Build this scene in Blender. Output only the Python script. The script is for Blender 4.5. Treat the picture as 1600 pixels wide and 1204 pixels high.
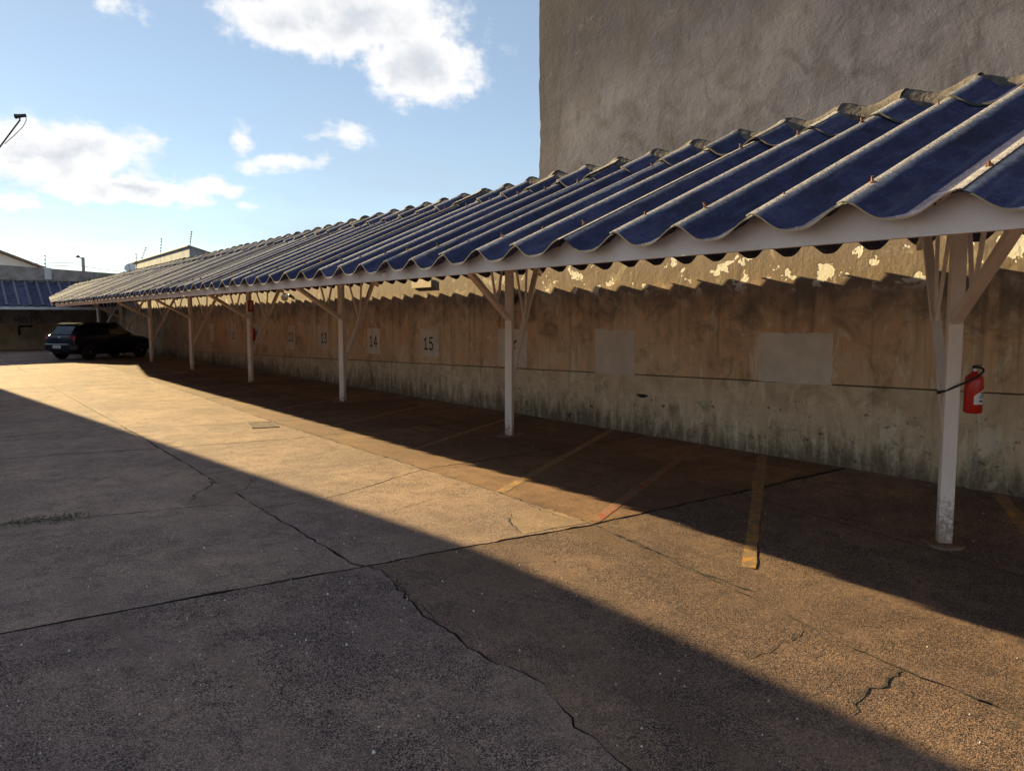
import bpy, bmesh, math, random
from mathutils import Vector, Matrix

scene = bpy.context.scene
for o_ in list(bpy.data.objects):
    bpy.data.objects.remove(o_)
COL = scene.collection

# ------------------------------------------------------------------ camera
CAM_H = 1.7
YAW, PITCH = math.radians(37.0), math.atan(107 / 1200.0)
cam_data = bpy.data.cameras.new('camera')
cam_data.sensor_width = 36.0
cam_data.lens = 27.0
cam_data.clip_start = 0.05
cam_data.clip_end = 5000.0
cam = bpy.data.objects.new('camera', cam_data)
COL.objects.link(cam)
cam.location = (0, 0, CAM_H)
cam.rotation_euler = (math.pi / 2 - PITCH, 0, -YAW)
scene.camera = cam
scene.render.resolution_x, scene.render.resolution_y = 1024, 770

# ------------------------------------------------------------------ light
SUN = Vector((-1.0, 4.8, 1.45)).normalized()          # towards the sun
SUN_EL = math.asin(SUN.z)
SUN_ROT = math.atan2(SUN.x, SUN.y)
sun_data = bpy.data.lights.new('sun', 'SUN')
sun_data.energy = 5.0
sun_data.angle = math.radians(0.5)
sun_data.color = (1.0, 0.79, 0.40)
sun = bpy.data.objects.new('sun', sun_data)
COL.objects.link(sun)
sun.location = SUN * 60
sun.rotation_euler = (-SUN).to_track_quat('-Z', 'Y').to_euler()

scene.view_settings.view_transform = 'Standard'
scene.view_settings.look = 'None'
scene.view_settings.gamma = 1.0
scene.view_settings.use_curve_mapping = False
scene.view_settings.exposure = 1.72
SKY_STRENGTH = 0.05
scene.cycles.use_adaptive_sampling = True
scene.cycles.adaptive_threshold = 0.02
scene.cycles.max_bounces = 5
scene.cycles.diffuse_bounces = 3
scene.cycles.glossy_bounces = 2
scene.cycles.transmission_bounces = 2

FWD = Vector((math.sin(YAW) * math.cos(PITCH), math.cos(YAW) * math.cos(PITCH), -math.sin(PITCH)))
RGT = Vector((math.cos(YAW), -math.sin(YAW), 0))
UPV = RGT.cross(FWD)


def look(px, py):
    """direction in the place that a point of the photograph (1600 wide) lies in"""
    return (FWD + RGT * ((px - 800) / 1200.0) + UPV * ((602 - py) / 1200.0)).normalized()


def gz(x, y):
    """the near slabs have sunk towards the front of the yard, less so along the wall"""
    return -0.065 * min(4.6, max(0.0, 4.6 - y)) * min(1.0, max(0.0, (8.26 - x) / 2.0))


def ground_at(px, py):
    r = look(px, py)
    z = 0.0
    for _ in range(30):
        t = (z - CAM_H) / r.z
        z = 0.5 * z + 0.5 * gz(r.x * t, r.y * t)
    return (r.x * t, r.y * t)


# ------------------------------------------------------------------ node helper
class NT:
    def __init__(self, tree):
        self.t = tree
        self.n = tree.nodes
        self.l = tree.links

    def new(self, kind, **kw):
        nd = self.n.new(kind)
        for k, v in kw.items():
            setattr(nd, k, v)
        return nd

    def put(self, sock, v):
        if v is None:
            return
        if isinstance(v, bpy.types.NodeSocket):
            self.l.new(v, sock)
        else:
            if hasattr(sock.default_value, '__len__') and not hasattr(v, '__len__'):
                v = (v,) * len(sock.default_value)
            if hasattr(v, '__len__') and len(v) == 3 and len(sock.default_value) == 4:
                v = tuple(v) + (1,)
            sock.default_value = v

    def math(self, op, a, b=None, c=None, clamp=False):
        nd = self.new('ShaderNodeMath', operation=op, use_clamp=clamp)
        self.put(nd.inputs[0], a)
        self.put(nd.inputs[1], b)
        self.put(nd.inputs[2], c)
        return nd.outputs[0]

    def vmath(self, op, a, b=None, out=0):
        nd = self.new('ShaderNodeVectorMath', operation=op)
        self.put(nd.inputs[0], a)
        if b is not None:
            if op == 'SCALE':
                self.put(nd.inputs[3], b)
            else:
                self.put(nd.inputs[1], b)
        return nd.outputs[out]

    def mix(self, f, a, b, blend='MIX'):
        nd = self.new('ShaderNodeMix', data_type='RGBA', blend_type=blend)
        self.put(nd.inputs[0], f)
        self.put(nd.inputs[6], a)
        self.put(nd.inputs[7], b)
        return nd.outputs[2]

    def noise(self, vec, scale, detail=4, rough=0.55, dist=0.0, out=0):
        nd = self.new('ShaderNodeTexNoise')
        self.put(nd.inputs['Vector'], vec)
        nd.inputs['Scale'].default_value = scale
        nd.inputs['Detail'].default_value = detail
        nd.inputs['Roughness'].default_value = rough
        nd.inputs['Distortion'].default_value = dist
        return nd.outputs[out]

    def voronoi(self, vec, scale, feature='F1', out='Distance'):
        nd = self.new('ShaderNodeTexVoronoi', feature=feature)
        self.put(nd.inputs['Vector'], vec)
        nd.inputs['Scale'].default_value = scale
        return nd.outputs[out]

    def ramp(self, f, lo, hi, a=0.0, b=1.0, smooth=True):
        nd = self.new('ShaderNodeMapRange', interpolation_type='SMOOTHSTEP' if smooth else 'LINEAR')
        self.put(nd.inputs[0], f)
        for i, v in enumerate((lo, hi, a, b)):
            nd.inputs[i + 1].default_value = v
        return nd.outputs[0]

    def scalev(self, vec, s):
        return self.vmath('MULTIPLY', vec, s)


# ------------------------------------------------------------------ world: sky with clouds
world = bpy.data.worlds.new('World')
scene.world = world
world.use_nodes = True
w = NT(world.node_tree)
bg = w.n['Background']
sky = w.new('ShaderNodeTexSky')
sky.sky_type = 'NISHITA'
sky.sun_disc = False
sky.sun_elevation = SUN_EL
sky.sun_rotation = SUN_ROT
sky.altitude = 600
sky.air_density = 0.9
sky.dust_density = 0.08
sky.ozone_density = 1.0
direc = w.new('ShaderNodeTexCoord').outputs['Generated']
sep = w.new('ShaderNodeSeparateXYZ')
w.put(sep.inputs[0], direc)
zc = w.math('ADD', w.math('MAXIMUM', sep.outputs[2], 0.0), 0.16)
comb = w.new('ShaderNodeCombineXYZ')
w.put(comb.inputs[0], w.math('DIVIDE', sep.outputs[0], zc))
w.put(comb.inputs[1], w.math('DIVIDE', sep.outputs[1], zc))
plane = comb.outputs[0]
warp = w.vmath('SUBTRACT', w.noise(direc, 9.0, 4, 0.6, out=1), (0.5, 0.5, 0.5))
dw = w.vmath('ADD', direc, w.vmath('SCALE', warp, 0.07))
clouds = [  # direction (as a point of the photograph) and half size of each cloud
    (560, 20, 190, 62), (655, 95, 90, 70), (440, 35, 100, 50), (640, 150, 36, 34),
    (105, 245, 150, 46), (215, 232, 50, 32), (200, 300, 110, 20),
    (385, 208, 17, 27), (440, 250, 50, 14), (535, 215, 36, 15), (342, 288, 50, 16),
    (382, 313, 27, 15), (20, 310, 34, 12), (185, 10, 38, 22)]
ell = []
for cx, cy, a, b in clouds:
    ell.append((look(cx, cy), a / 1200.0, b / 1200.0, 1.25 if a > 80 else 0.62))
dens = None
for c, a, b, k in ell:
    r = c.cross(Vector((0, 0, 1))).normalized()
    u = r.cross(c).normalized()
    m = w.new('ShaderNodeCombineXYZ')
    w.put(m.inputs[0], w.vmath('DOT_PRODUCT', dw, tuple(r / a), out=1))
    w.put(m.inputs[1], w.vmath('DOT_PRODUCT', dw, tuple(u / b), out=1))
    e = w.math('MULTIPLY', w.math('SUBTRACT', 1.0, w.vmath('LENGTH', m.outputs[0], out=1)), k)
    dens = e if dens is None else w.math('MAXIMUM', dens, e)
# the same broken cumulus goes on round the rest of the sky
dens = w.math('MAXIMUM', dens, w.math('MULTIPLY', w.math('SUBTRACT', w.noise(plane, 0.8, 2, 0.5), 0.66), 6.0))
fb = w.noise(plane, 2.6, 6, 0.62)
fb2 = w.noise(direc, 26.0, 4, 0.65)
dens = w.math('ADD', dens, w.math('MULTIPLY', w.math('SUBTRACT', fb, 0.5), 2.0))
dens = w.math('ADD', dens, w.math('MULTIPLY', w.math('SUBTRACT', fb2, 0.5), 1.2))
alpha = w.ramp(dens, -0.08, 0.52)
thick = w.ramp(w.math('ADD', dens, w.math('MULTIPLY', w.math('SUBTRACT', w.noise(direc, 11.0, 3), 0.5), 1.2)), 0.55, 1.45)
ccol = w.mix(thick, (6.6, 6.5, 6.4), (4.3, 4.5, 4.8))
wisp = w.ramp(w.noise(plane, 0.9, 3, 0.6), 0.40, 0.75, 0.34, 0.62)   # thin high veil
skyc = w.mix(wisp, sky.outputs[0], (3.2, 3.7, 4.25))
final = w.mix(w.math('MULTIPLY', alpha, 0.93), skyc, ccol)
w.put(bg.inputs[0], final)
bg.inputs[1].default_value = SKY_STRENGTH
world.cycles.sampling_method = 'MANUAL'
world.cycles.sample_map_resolution = 256

# ------------------------------------------------------------------ materials
MATS = {}


def material(name):
    m = bpy.data.materials.new(name)
    m.use_nodes = True
    t = NT(m.node_tree)
    b = t.n['Principled BSDF']
    MATS[name] = m
    return t, b


def pos(t):
    return t.new('ShaderNodeNewGeometry').outputs['Position']


def bump(t, b, h, dist, strength=1.0):
    nd = t.new('ShaderNodeBump')
    nd.inputs['Strength'].default_value = strength
    nd.inputs['Distance'].default_value = dist
    t.put(nd.inputs['Height'], h)
    t.put(b.inputs['Normal'], nd.outputs[0])


def plain(name, col, rough=0.6, metal=0.0, vary=0.12, scale=14.0, bmp=0.0, coat=0.0, spec=0.5):
    t, b = material(name)
    p = pos(t)
    f = t.noise(p, scale, 5, 0.6)
    c = t.mix(t.ramp(f, 0.3, 0.7), tuple(v * (1 - vary) for v in col), tuple(min(1, v * (1 + vary)) for v in col))
    t.put(b.inputs['Base Color'], c)
    t.put(b.inputs['Roughness'], t.ramp(f, 0.3, 0.7, max(0, rough - .06), min(1, rough + .06)))
    b.inputs['Metallic'].default_value = metal
    b.inputs['Coat Weight'].default_value = coat
    b.inputs['Specular IOR Level'].default_value = spec
    if bmp:
        bump(t, b, f, bmp)
    return MATS[name]


def concrete(name, matrix, matrix2, stone, speck, rough=0.9):
    """cast concrete, worn so that the aggregate shows"""
    t, b = material(name)
    p = pos(t)
    oi = t.new('ShaderNodeObjectInfo').outputs['Random']
    big = t.noise(p, 0.55, 3, 0.6, 0.4)
    mid = t.noise(p, 4.5, 4, 0.65)
    fine = t.noise(p, 135.0, 2, 0.75)
    grit = t.noise(p, 150.0, 2, 0.6)
    cells = t.voronoi(p, 165.0, out='Color')
    sepc = t.new('ShaderNodeSeparateColor')
    t.put(sepc.inputs[0], cells)
    c = t.mix(t.ramp(big, 0.36, 0.62), matrix, matrix2)
    c = t.mix(t.ramp(mid, 0.45, 0.72, 0, 0.55), c, tuple(v * 0.55 for v in matrix2))
    mot = t.noise(p, 26.0, 3, 0.7)
    c = t.mix(t.ramp(mot, 0.42, 0.66, 0, 0.45), c, tuple(v * 0.42 for v in matrix2))
    hue = t.noise(p, 1.3, 3, 0.6)
    c = t.mix(t.ramp(hue, 0.5, 0.68, 0, 0.35), c, (matrix2[0] * .62, matrix2[1] * .56, matrix2[2] * .68))
    # worn areas show the dark stones
    wear = t.ramp(t.math('ADD', t.noise(p, 0.9, 3, 0.6), t.math('MULTIPLY', mid, 0.6)), 0.62, 0.98, 0.5, 1.0)
    dark = t.ramp(t.math('ADD', fine, t.math('MULTIPLY', sepc.outputs[0], 0.28)), 0.57, 0.68)
    c = t.mix(t.math('MULTIPLY', t.math('MULTIPLY', dark, wear), speck), c, stone)
    light = t.ramp(t.math('ADD', grit, t.math('MULTIPLY', sepc.outputs[1], 0.2)), 0.70, 0.80)
    c = t.mix(t.math('MULTIPLY', light, 0.5 * speck), c, tuple(min(1, v * 1.7) for v in matrix))
    # tyre and water marks running along the yard
    tr = t.noise(t.scalev(p, (2.2, 0.22, 1)), 1.4, 5, 0.6)
    c = t.mix(t.ramp(tr, 0.50, 0.68, 0, 0.50), c, tuple(v * 0.45 for v in matrix))
    blot = t.noise(p, 1.9, 4, 0.5, 1.2)
    c = t.mix(t.ramp(blot, 0.66, 0.75, 0, 0.5), c, (0.06, 0.05, 0.045))
    c = t.mix(1.0, c, t.mix(oi, (0.88, 0.88, 0.90), (1.08, 1.06, 1.04)), 'MULTIPLY')
    t.put(b.inputs['Base Color'], c)
    b.inputs['Roughness'].default_value = rough
    b.inputs['Specular IOR Level'].default_value = 0.25
    h = t.math('ADD', t.math('MULTIPLY', fine, 0.5 * speck + 0.1), t.math('ADD', t.math('MULTIPLY', mid, 0.6), t.math('MULTIPLY', mot, 0.5)))
    bump(t, b, h, 0.012, 0.9)


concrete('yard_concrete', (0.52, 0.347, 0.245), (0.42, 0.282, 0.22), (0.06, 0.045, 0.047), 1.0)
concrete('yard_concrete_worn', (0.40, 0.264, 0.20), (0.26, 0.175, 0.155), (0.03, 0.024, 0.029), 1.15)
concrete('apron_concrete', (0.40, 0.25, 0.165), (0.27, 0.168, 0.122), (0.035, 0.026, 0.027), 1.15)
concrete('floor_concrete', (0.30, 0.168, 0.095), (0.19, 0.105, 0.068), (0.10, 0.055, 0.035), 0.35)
concrete('patch_concrete', (0.43, 0.29, 0.20), (0.35, 0.24, 0.165), (0.14, 0.10, 0.08), 0.6)
plain('joint_dirt', (0.035, 0.027, 0.021), 0.95, vary=0.5, scale=30)
plain('far_ground', (0.20, 0.15, 0.11), 0.95, vary=0.3, scale=1.5)


def worn_paint(name, col, under, thr):
    t, b = material(name)
    p = pos(t)
    f = t.math('ADD', t.noise(p, 9, 6, 0.7), t.math('MULTIPLY', t.noise(p, 60, 3, 0.7), 0.35))
    k = t.ramp(f, thr, thr + 0.12)
    t.put(b.inputs['Base Color'], t.mix(k, col, under))
    b.inputs['Roughness'].default_value = 0.8
    bump(t, b, t.noise(p, 42, 3, 0.7), 0.006, 0.8)


worn_paint('yellow_paint', (0.44, 0.22, 0.03), (0.22, 0.135, 0.08), 0.575)
worn_paint('red_paint', (0.30, 0.055, 0.03), (0.24, 0.125, 0.07), 0.57)


def plaster_wall():
    """old yellow render: mildew, run-off streaks, scraped and peeled places"""
    t, b = material('stained_plaster')
    p = pos(t)
    s = t.new('ShaderNodeSeparateXYZ')
    t.put(s.inputs[0], p)
    y, z = s.outputs[1], s.outputs[2]
    big = t.noise(p, 0.45, 3, 0.6, 0.5)
    mid = t.noise(p, 2.6, 4, 0.65, 0.6)
    fine = t.noise(p, 24, 4, 0.65)
    c = t.mix(t.ramp(big, 0.35, 0.65), (0.82, 0.56, 0.345), (0.72, 0.43, 0.25))
    c = t.mix(t.ramp(mid, 0.5, 0.75, 0, 0.5), c, (0.32, 0.20, 0.12))
    jl = t.math('SUBTRACT', 1.03, t.math('MULTIPLY', y, 0.0218))
    lowc = t.ramp(t.math('SUBTRACT', z, jl), 0.01, -0.01, 0, 0.7)
    c = t.mix(lowc, c, t.mix(t.ramp(mid, 0.35, 0.65), (0.78, 0.63, 0.43), (0.58, 0.44, 0.29)))
    # paler scrubbed swipes
    sw = t.noise(t.scalev(p, (1, 3.2, 1.5)), 1.3, 3, 0.5, 1.6)
    c = t.mix(t.ramp(sw, 0.585, 0.655, 0, 0.6), c, (0.84, 0.72, 0.55))
    # run-off streaks
    st = t.noise(t.scalev(p, (1, 9.0, 0.45)), 1.0, 6, 0.7)
    stm = t.math('MULTIPLY', t.ramp(st, 0.48, 0.72, 0, 0.75), t.ramp(z, 0.6, 2.3, 0.25, 1.0, False))
    c = t.mix(stm, c, (0.115, 0.085, 0.06))
    # soot high up
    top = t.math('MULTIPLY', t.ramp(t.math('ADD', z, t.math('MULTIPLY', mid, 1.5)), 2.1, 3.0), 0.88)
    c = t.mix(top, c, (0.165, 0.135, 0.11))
    # mildew creeping up from the floor
    dr = t.noise(t.scalev(p, (1, 5.0, 1.1)), 1.6, 5, 0.75)
    mo = t.math('SUBTRACT', t.math('ADD', t.math('ADD', dr, t.math('MULTIPLY', fine, 0.35)), t.math('MULTIPLY', big, 0.5)),
                t.math('MULTIPLY', z, 0.75))
    c = t.mix(t.ramp(mo, 0.56, 1.0, 0, 0.8), c, (0.085, 0.062, 0.042))
    bl = t.noise(p, 1.5, 5, 0.7, 0.3)
    c = t.mix(t.ramp(bl, 0.54, 0.70, 0, 0.6), c, (0.20, 0.13, 0.08))
    pb = t.noise(p, 2.1, 4, 0.65, 0.8)
    c = t.mix(t.ramp(pb, 0.58, 0.68, 0, 0.35), c, (0.80, 0.66, 0.47))
    spot = t.noise(t.scalev(p, (1, 1.0, 1.3)), 9.5, 5, 0.7, 0.5)
    c = t.mix(t.math('MULTIPLY', t.ramp(spot, 0.60, 0.68), t.ramp(z, 0.9, 0.5, 0, 0.9)), c, (0.05, 0.04, 0.03))
    # flaked places where the old white coat shows
    fl = t.noise(t.scalev(p, (1, 1.0, 1.35)), 3.6, 3, 0.6, 0.25)
    band = t.math('MULTIPLY', t.ramp(z, 1.95, 2.15), t.ramp(z, 3.0, 2.6))
    near = t.ramp(y, 12.0, 10.4)
    far_ = t.math('MULTIPLY', t.ramp(t.noise(p, 0.35, 2), 0.55, 0.62), 0.7)
    msk = t.math('MULTIPLY', band, t.math('MAXIMUM', near, far_))
    flk = t.math('MULTIPLY', t.ramp(fl, 0.585, 0.61), msk)
    c = t.mix(flk, c, (0.80, 0.74, 0.62))
    t.put(b.inputs['Base Color'], c)
    b.inputs['Roughness'].default_value = 0.92
    b.inputs['Specular IOR Level'].default_value = 0.2
    h = t.math('ADD', t.math('MULTIPLY', mid, 0.8), t.math('MULTIPLY', fine, 0.25))
    h = t.math('SUBTRACT', h, t.math('MULTIPLY', flk, 0.15))
    bump(t, b, h, 0.02, 0.7)


plaster_wall()


def rough_render():
    """trowelled render of the tall party wall"""
    t, b = material('trowelled_render')
    p = pos(t)
    q = t.scalev(p, (1, 1.0, 1.0))
    big = t.noise(p, 0.5, 3, 0.62, 0.5)
    mid = t.noise(p, 2.3, 4, 0.62, 0.6)
    ridge = t.noise(t.scalev(p, (1, 1.0, 1.5)), 6.5, 5, 0.7, 0.3)
    fine = t.noise(q, 18, 5, 0.65, 0.8)
    s0 = t.new('ShaderNodeSeparateXYZ')
    t.put(s0.inputs[0], p)
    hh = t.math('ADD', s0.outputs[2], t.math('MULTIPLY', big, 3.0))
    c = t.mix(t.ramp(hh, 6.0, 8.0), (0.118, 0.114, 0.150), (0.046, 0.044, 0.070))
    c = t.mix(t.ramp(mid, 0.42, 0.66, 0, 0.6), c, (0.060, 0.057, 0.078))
    st = t.noise(t.scalev(p, (1, 1.1, 0.22)), 1.0, 5, 0.7, 0.5)
    c = t.mix(t.ramp(st, 0.50, 0.68, 0, 0.7), c, (0.045, 0.040, 0.048))
    fl = t.noise(p, 7.0, 4, 0.7, 0.6)
    c = t.mix(t.ramp(fl, 0.60, 0.70, 0, 0.35), c, (0.17, 0.155, 0.165))
    c = t.mix(t.ramp(mid, 0.55, 0.75, 0, 0.35), c, (0.085, 0.07, 0.067))
    s = t.new('ShaderNodeSeparateXYZ')
    t.put(s.inputs[0], p)
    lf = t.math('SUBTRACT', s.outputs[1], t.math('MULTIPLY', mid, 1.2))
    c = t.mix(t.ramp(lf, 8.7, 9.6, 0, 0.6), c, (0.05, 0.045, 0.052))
    t.put(b.inputs['Base Color'], c)
    b.inputs['Roughness'].default_value = 0.95
    b.inputs['Specular IOR Level'].default_value = 0.15
    h = t.math('ADD', t.math('MULTIPLY', ridge, 0.55), t.math('MULTIPLY', fine, 0.22))
    h = t.math('ADD', h, t.math('MULTIPLY', mid, 0.35))
    bump(t, b, h, 0.019, 0.75)


rough_render()


def fibre_cement(name, k=1.0, crest=0.8, sat=1.0):
    """corrugated fibre cement, weathered dark, sunlit crests painted in paler"""
    t, b = material(name)
    p = pos(t)
    oi = t.new('ShaderNodeObjectInfo').outputs['Random']
    f1 = t.noise(p, 5.0, 6, 0.68)
    f2 = t.noise(p, 34, 4, 0.72)
    st = t.noise(t.scalev(p, (0.6, 7.0, 0.6)), 1.6, 5, 0.65)
    c = t.mix(t.ramp(f1, 0.35, 0.68), tuple(v * k for v in (0.028, 0.031, 0.078 * sat)), tuple(v * k for v in (0.060, 0.064, 0.135 * sat)))
    c = t.mix(t.ramp(f2, 0.5, 0.68, 0, 0.6), c, (0.016, 0.018, 0.042))
    c = t.mix(t.ramp(f2, 0.40, 0.28, 0, 0.55), c, tuple(v * k for v in (0.17, 0.175, 0.26 * sat)))
    c = t.mix(t.ramp(st, 0.52, 0.70, 0, 0.45), c, (0.13, 0.13, 0.16))
    gr = t.noise(t.scalev(p, (1.0, 3.0, 1.0)), 1.1, 5, 0.7, 0.5)
    c = t.mix(t.ramp(gr, 0.48, 0.66, 0, 0.6), c, (0.018, 0.019, 0.030))
    # pale colour painted along the crests stands in for sunlight on them
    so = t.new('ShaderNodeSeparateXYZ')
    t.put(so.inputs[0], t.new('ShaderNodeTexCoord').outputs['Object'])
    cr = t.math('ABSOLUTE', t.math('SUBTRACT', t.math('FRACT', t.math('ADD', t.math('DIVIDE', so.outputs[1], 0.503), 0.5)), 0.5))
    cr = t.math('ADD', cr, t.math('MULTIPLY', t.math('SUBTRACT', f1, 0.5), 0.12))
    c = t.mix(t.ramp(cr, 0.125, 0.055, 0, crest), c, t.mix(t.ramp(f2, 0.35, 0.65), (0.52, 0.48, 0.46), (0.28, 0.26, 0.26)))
    c = t.mix(1.0, c, t.mix(oi, (0.72, 0.72, 0.76), (1.25, 1.22, 1.18)), 'MULTIPLY')
    t.put(b.inputs['Base Color'], c)
    t.put(b.inputs['Roughness'], t.ramp(f1, 0.3, 0.7, 0.62, 0.85))
    b.inputs['Specular IOR Level'].default_value = 0.15
    bump(t, b, t.math('ADD', f2, t.math('MULTIPLY', f1, 0.6)), 0.009, 0.9)


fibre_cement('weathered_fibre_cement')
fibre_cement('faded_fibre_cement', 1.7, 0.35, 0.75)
plain('ridge_mortar', (0.075, 0.06, 0.054), 0.95, vary=0.5, scale=16, bmp=0.02)
plain('sheet_edge', (0.06, 0.05, 0.045), 0.9)


def painted_steel():
    t, b = material('cream_painted_steel')
    p = pos(t)
    f = t.noise(p, 3.5, 5, 0.6)
    g = t.noise(t.scalev(p, (6, 6, 1.2)), 2.5, 6, 0.7)
    c = t.mix(t.ramp(f, 0.3, 0.7), (0.88, 0.74, 0.67), (0.80, 0.65, 0.57))
    c = t.mix(t.ramp(g, 0.64, 0.74, 0, 0.5), c, (0.36, 0.25, 0.17))
    sz = t.new('ShaderNodeSeparateXYZ')
    t.put(sz.inputs[0], p)
    low = t.math('SUBTRACT', t.math('ADD', t.noise(p, 11, 5, 0.7), t.noise(p, 45, 3, 0.7)), t.math('MULTIPLY', sz.outputs[2], 1.1))
    c = t.mix(t.ramp(low, 0.72, 1.05, 0, 0.75), c, (0.24, 0.13, 0.07))
    chip = t.noise(p, 38, 4, 0.65)
    c = t.mix(t.ramp(chip, 0.70, 0.74, 0, 0.8), c, (0.16, 0.085, 0.05))
    t.put(b.inputs['Base Color'], c)
    b.inputs['Roughness'].default_value = 0.55
    bump(t, b, t.noise(p, 30, 3), 0.002, 0.5)


painted_steel()
plain('rusty_steel', (0.20, 0.09, 0.045), 0.85, vary=0.5, scale=40, bmp=0.004)
plain('panel_paint', (0.76, 0.62, 0.50), 0.85, vary=0.10, scale=3)
plain('black_paint', (0.016, 0.014, 0.014), 0.7)
plain('faded_black_paint', (0.11, 0.095, 0.085), 0.8)
plain('extinguisher_red', (0.55, 0.022, 0.014), 0.32, vary=0.06)
plain('sign_red', (0.48, 0.03, 0.05), 0.5)
plain('white_plastic', (0.74, 0.72, 0.70), 0.45, vary=0.04)
plain('black_rubber', (0.014, 0.013, 0.013), 0.55)
plain('steel', (0.42, 0.42, 0.43), 0.35, metal=1.0)
plain('dark_metal', (0.035, 0.035, 0.04), 0.5)
plain('lamp_glass_dark', (0.05, 0.04, 0.055), 0.3)
plain('lamp_glass_white', (0.80, 0.78, 0.72), 0.3, vary=0.03)
plain('far_wall_plaster', (0.29, 0.25, 0.22), 0.95, vary=0.35, scale=2.2, bmp=0.01)
plain('far_wall_low', (0.40, 0.26, 0.14), 0.95, vary=0.3, scale=1.6, bmp=0.01)
plain('white_render', (0.62, 0.60, 0.57), 0.9, vary=0.12, scale=1.2)
plain('house_white', (0.66, 0.63, 0.62), 0.9, vary=0.06, scale=1.0)
plain('roof_tile', (0.20, 0.13, 0.11), 0.9, vary=0.2, scale=8)
plain('window_dark', (0.03, 0.035, 0.04), 0.08)
plain('pole_concrete', (0.28, 0.26, 0.24), 0.9)
plain('grass', (0.060, 0.062, 0.022), 0.8, vary=0.4, scale=30)
plain('pebble', (0.55, 0.52, 0.47), 0.9, vary=0.5, scale=90)
plain('dead_leaf', (0.05, 0.032, 0.02), 0.8, vary=0.4, scale=60)
plain('wood_board', (0.42, 0.32, 0.23), 0.85, vary=0.25, scale=12)
plain('car_paint', (0.006, 0.009, 0.026), 0.34, vary=0.03, coat=0.15, spec=0.35)
plain('car_glass', (0.012, 0.016, 0.024), 0.10, vary=0.02, spec=0.3)
plain('tail_red', (0.40, 0.012, 0.015), 0.15, vary=0.05, coat=0.6)
plain('plate_grey', (0.62, 0.62, 0.64), 0.4, vary=0.04)
plain('chrome', (0.70, 0.70, 0.72), 0.12, metal=1.0, vary=0.02)
plain('rim_alloy', (0.33, 0.33, 0.35), 0.35, metal=1.0)


def streaked_white():
    t, b = material('streaked_white_wall')
    p = pos(t)
    st = t.noise(t.scalev(p, (1, 2.2, 0.28)), 1.1, 5, 0.65)
    c = t.mix(t.ramp(st, 0.42, 0.68), (0.30, 0.31, 0.35), (0.18, 0.185, 0.21))
    t.put(b.inputs['Base Color'], c)
    b.inputs['Roughness'].default_value = 0.9


streaked_white()


# ------------------------------------------------------------------ object helpers
def mesh(name, verts, faces, mats=(), smooth=False, fmat=None):
    me = bpy.data.meshes.new(name)
    me.from_pydata([tuple(v) for v in verts], [], faces)
    for m in mats:
        me.materials.append(MATS[m])
    if fmat:
        for p, i in zip(me.polygons, fmat):
            p.material_index = i
    if smooth:
        for p in me.polygons:
            p.use_smooth = True
    me.update()
    return me


def obj(name, me, parent=None, loc=(0, 0, 0), rot=(0, 0, 0), **props):
    o = bpy.data.objects.new(name, me)
    COL.objects.link(o)
    o.location = loc
    o.rotation_euler = rot
    if parent is not None:
        o.parent = parent
    for k, v in props.items():
        o[k] = v
    return o


def thing(name, label, cat, loc=(0, 0, 0), rot=(0, 0, 0), group=None):
    o = obj(name, None, None, loc, rot, label=label, category=cat)
    if group:
        o['group'] = group
    return o


def tag(o, label, cat, group=None):
    o['label'], o['category'] = label, cat
    if group:
        o['group'] = group
    return o


BOXF = [(0, 3, 2, 1), (4, 5, 6, 7), (0, 1, 5, 4), (1, 2, 6, 5), (2, 3, 7, 6), (3, 0, 4, 7)]


def bevelled(me, w_, seg=1):
    bm = bmesh.new()
    bm.from_mesh(me)
    bmesh.ops.recalc_face_normals(bm, faces=bm.faces)
    if w_:
        bmesh.ops.bevel(bm, geom=list(bm.edges), offset=w_, segments=seg, affect='EDGES', profile=0.6)
    bm.to_mesh(me)
    bm.free()
    return me


def box_mesh(name, x0, x1, y0, y1, z0, z1, mat, bev=0.0):
    v = [(x0, y0, z0), (x1, y0, z0), (x1, y1, z0), (x0, y1, z0), (x0, y0, z1), (x1, y0, z1), (x1, y1, z1), (x0, y1, z1)]
    return bevelled(mesh(name, v, BOXF, (mat,)), bev)


def bar_mesh(name, a, b, wid, dep, mat, side=None, bev=0.004):
    """square bar from a to b; side = direction of its width"""
    a, b = Vector(a), Vector(b)
    d = (b - a).normalized()
    if side is None:
        side = Vector((0, 0, 1)) if abs(d.z) < 0.9 else Vector((1, 0, 0))
    s = Vector(side)
    s = (s - d * s.dot(d)).normalized()
    n = d.cross(s)
    v = []
    for p in (a, b):
        for i, j in ((-1, -1), (1, -1), (1, 1), (-1, 1)):
            v.append(p + s * (i * wid / 2) + n * (j * dep / 2))
    return bevelled(mesh(name, v, BOXF, (mat,)), bev)


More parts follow.
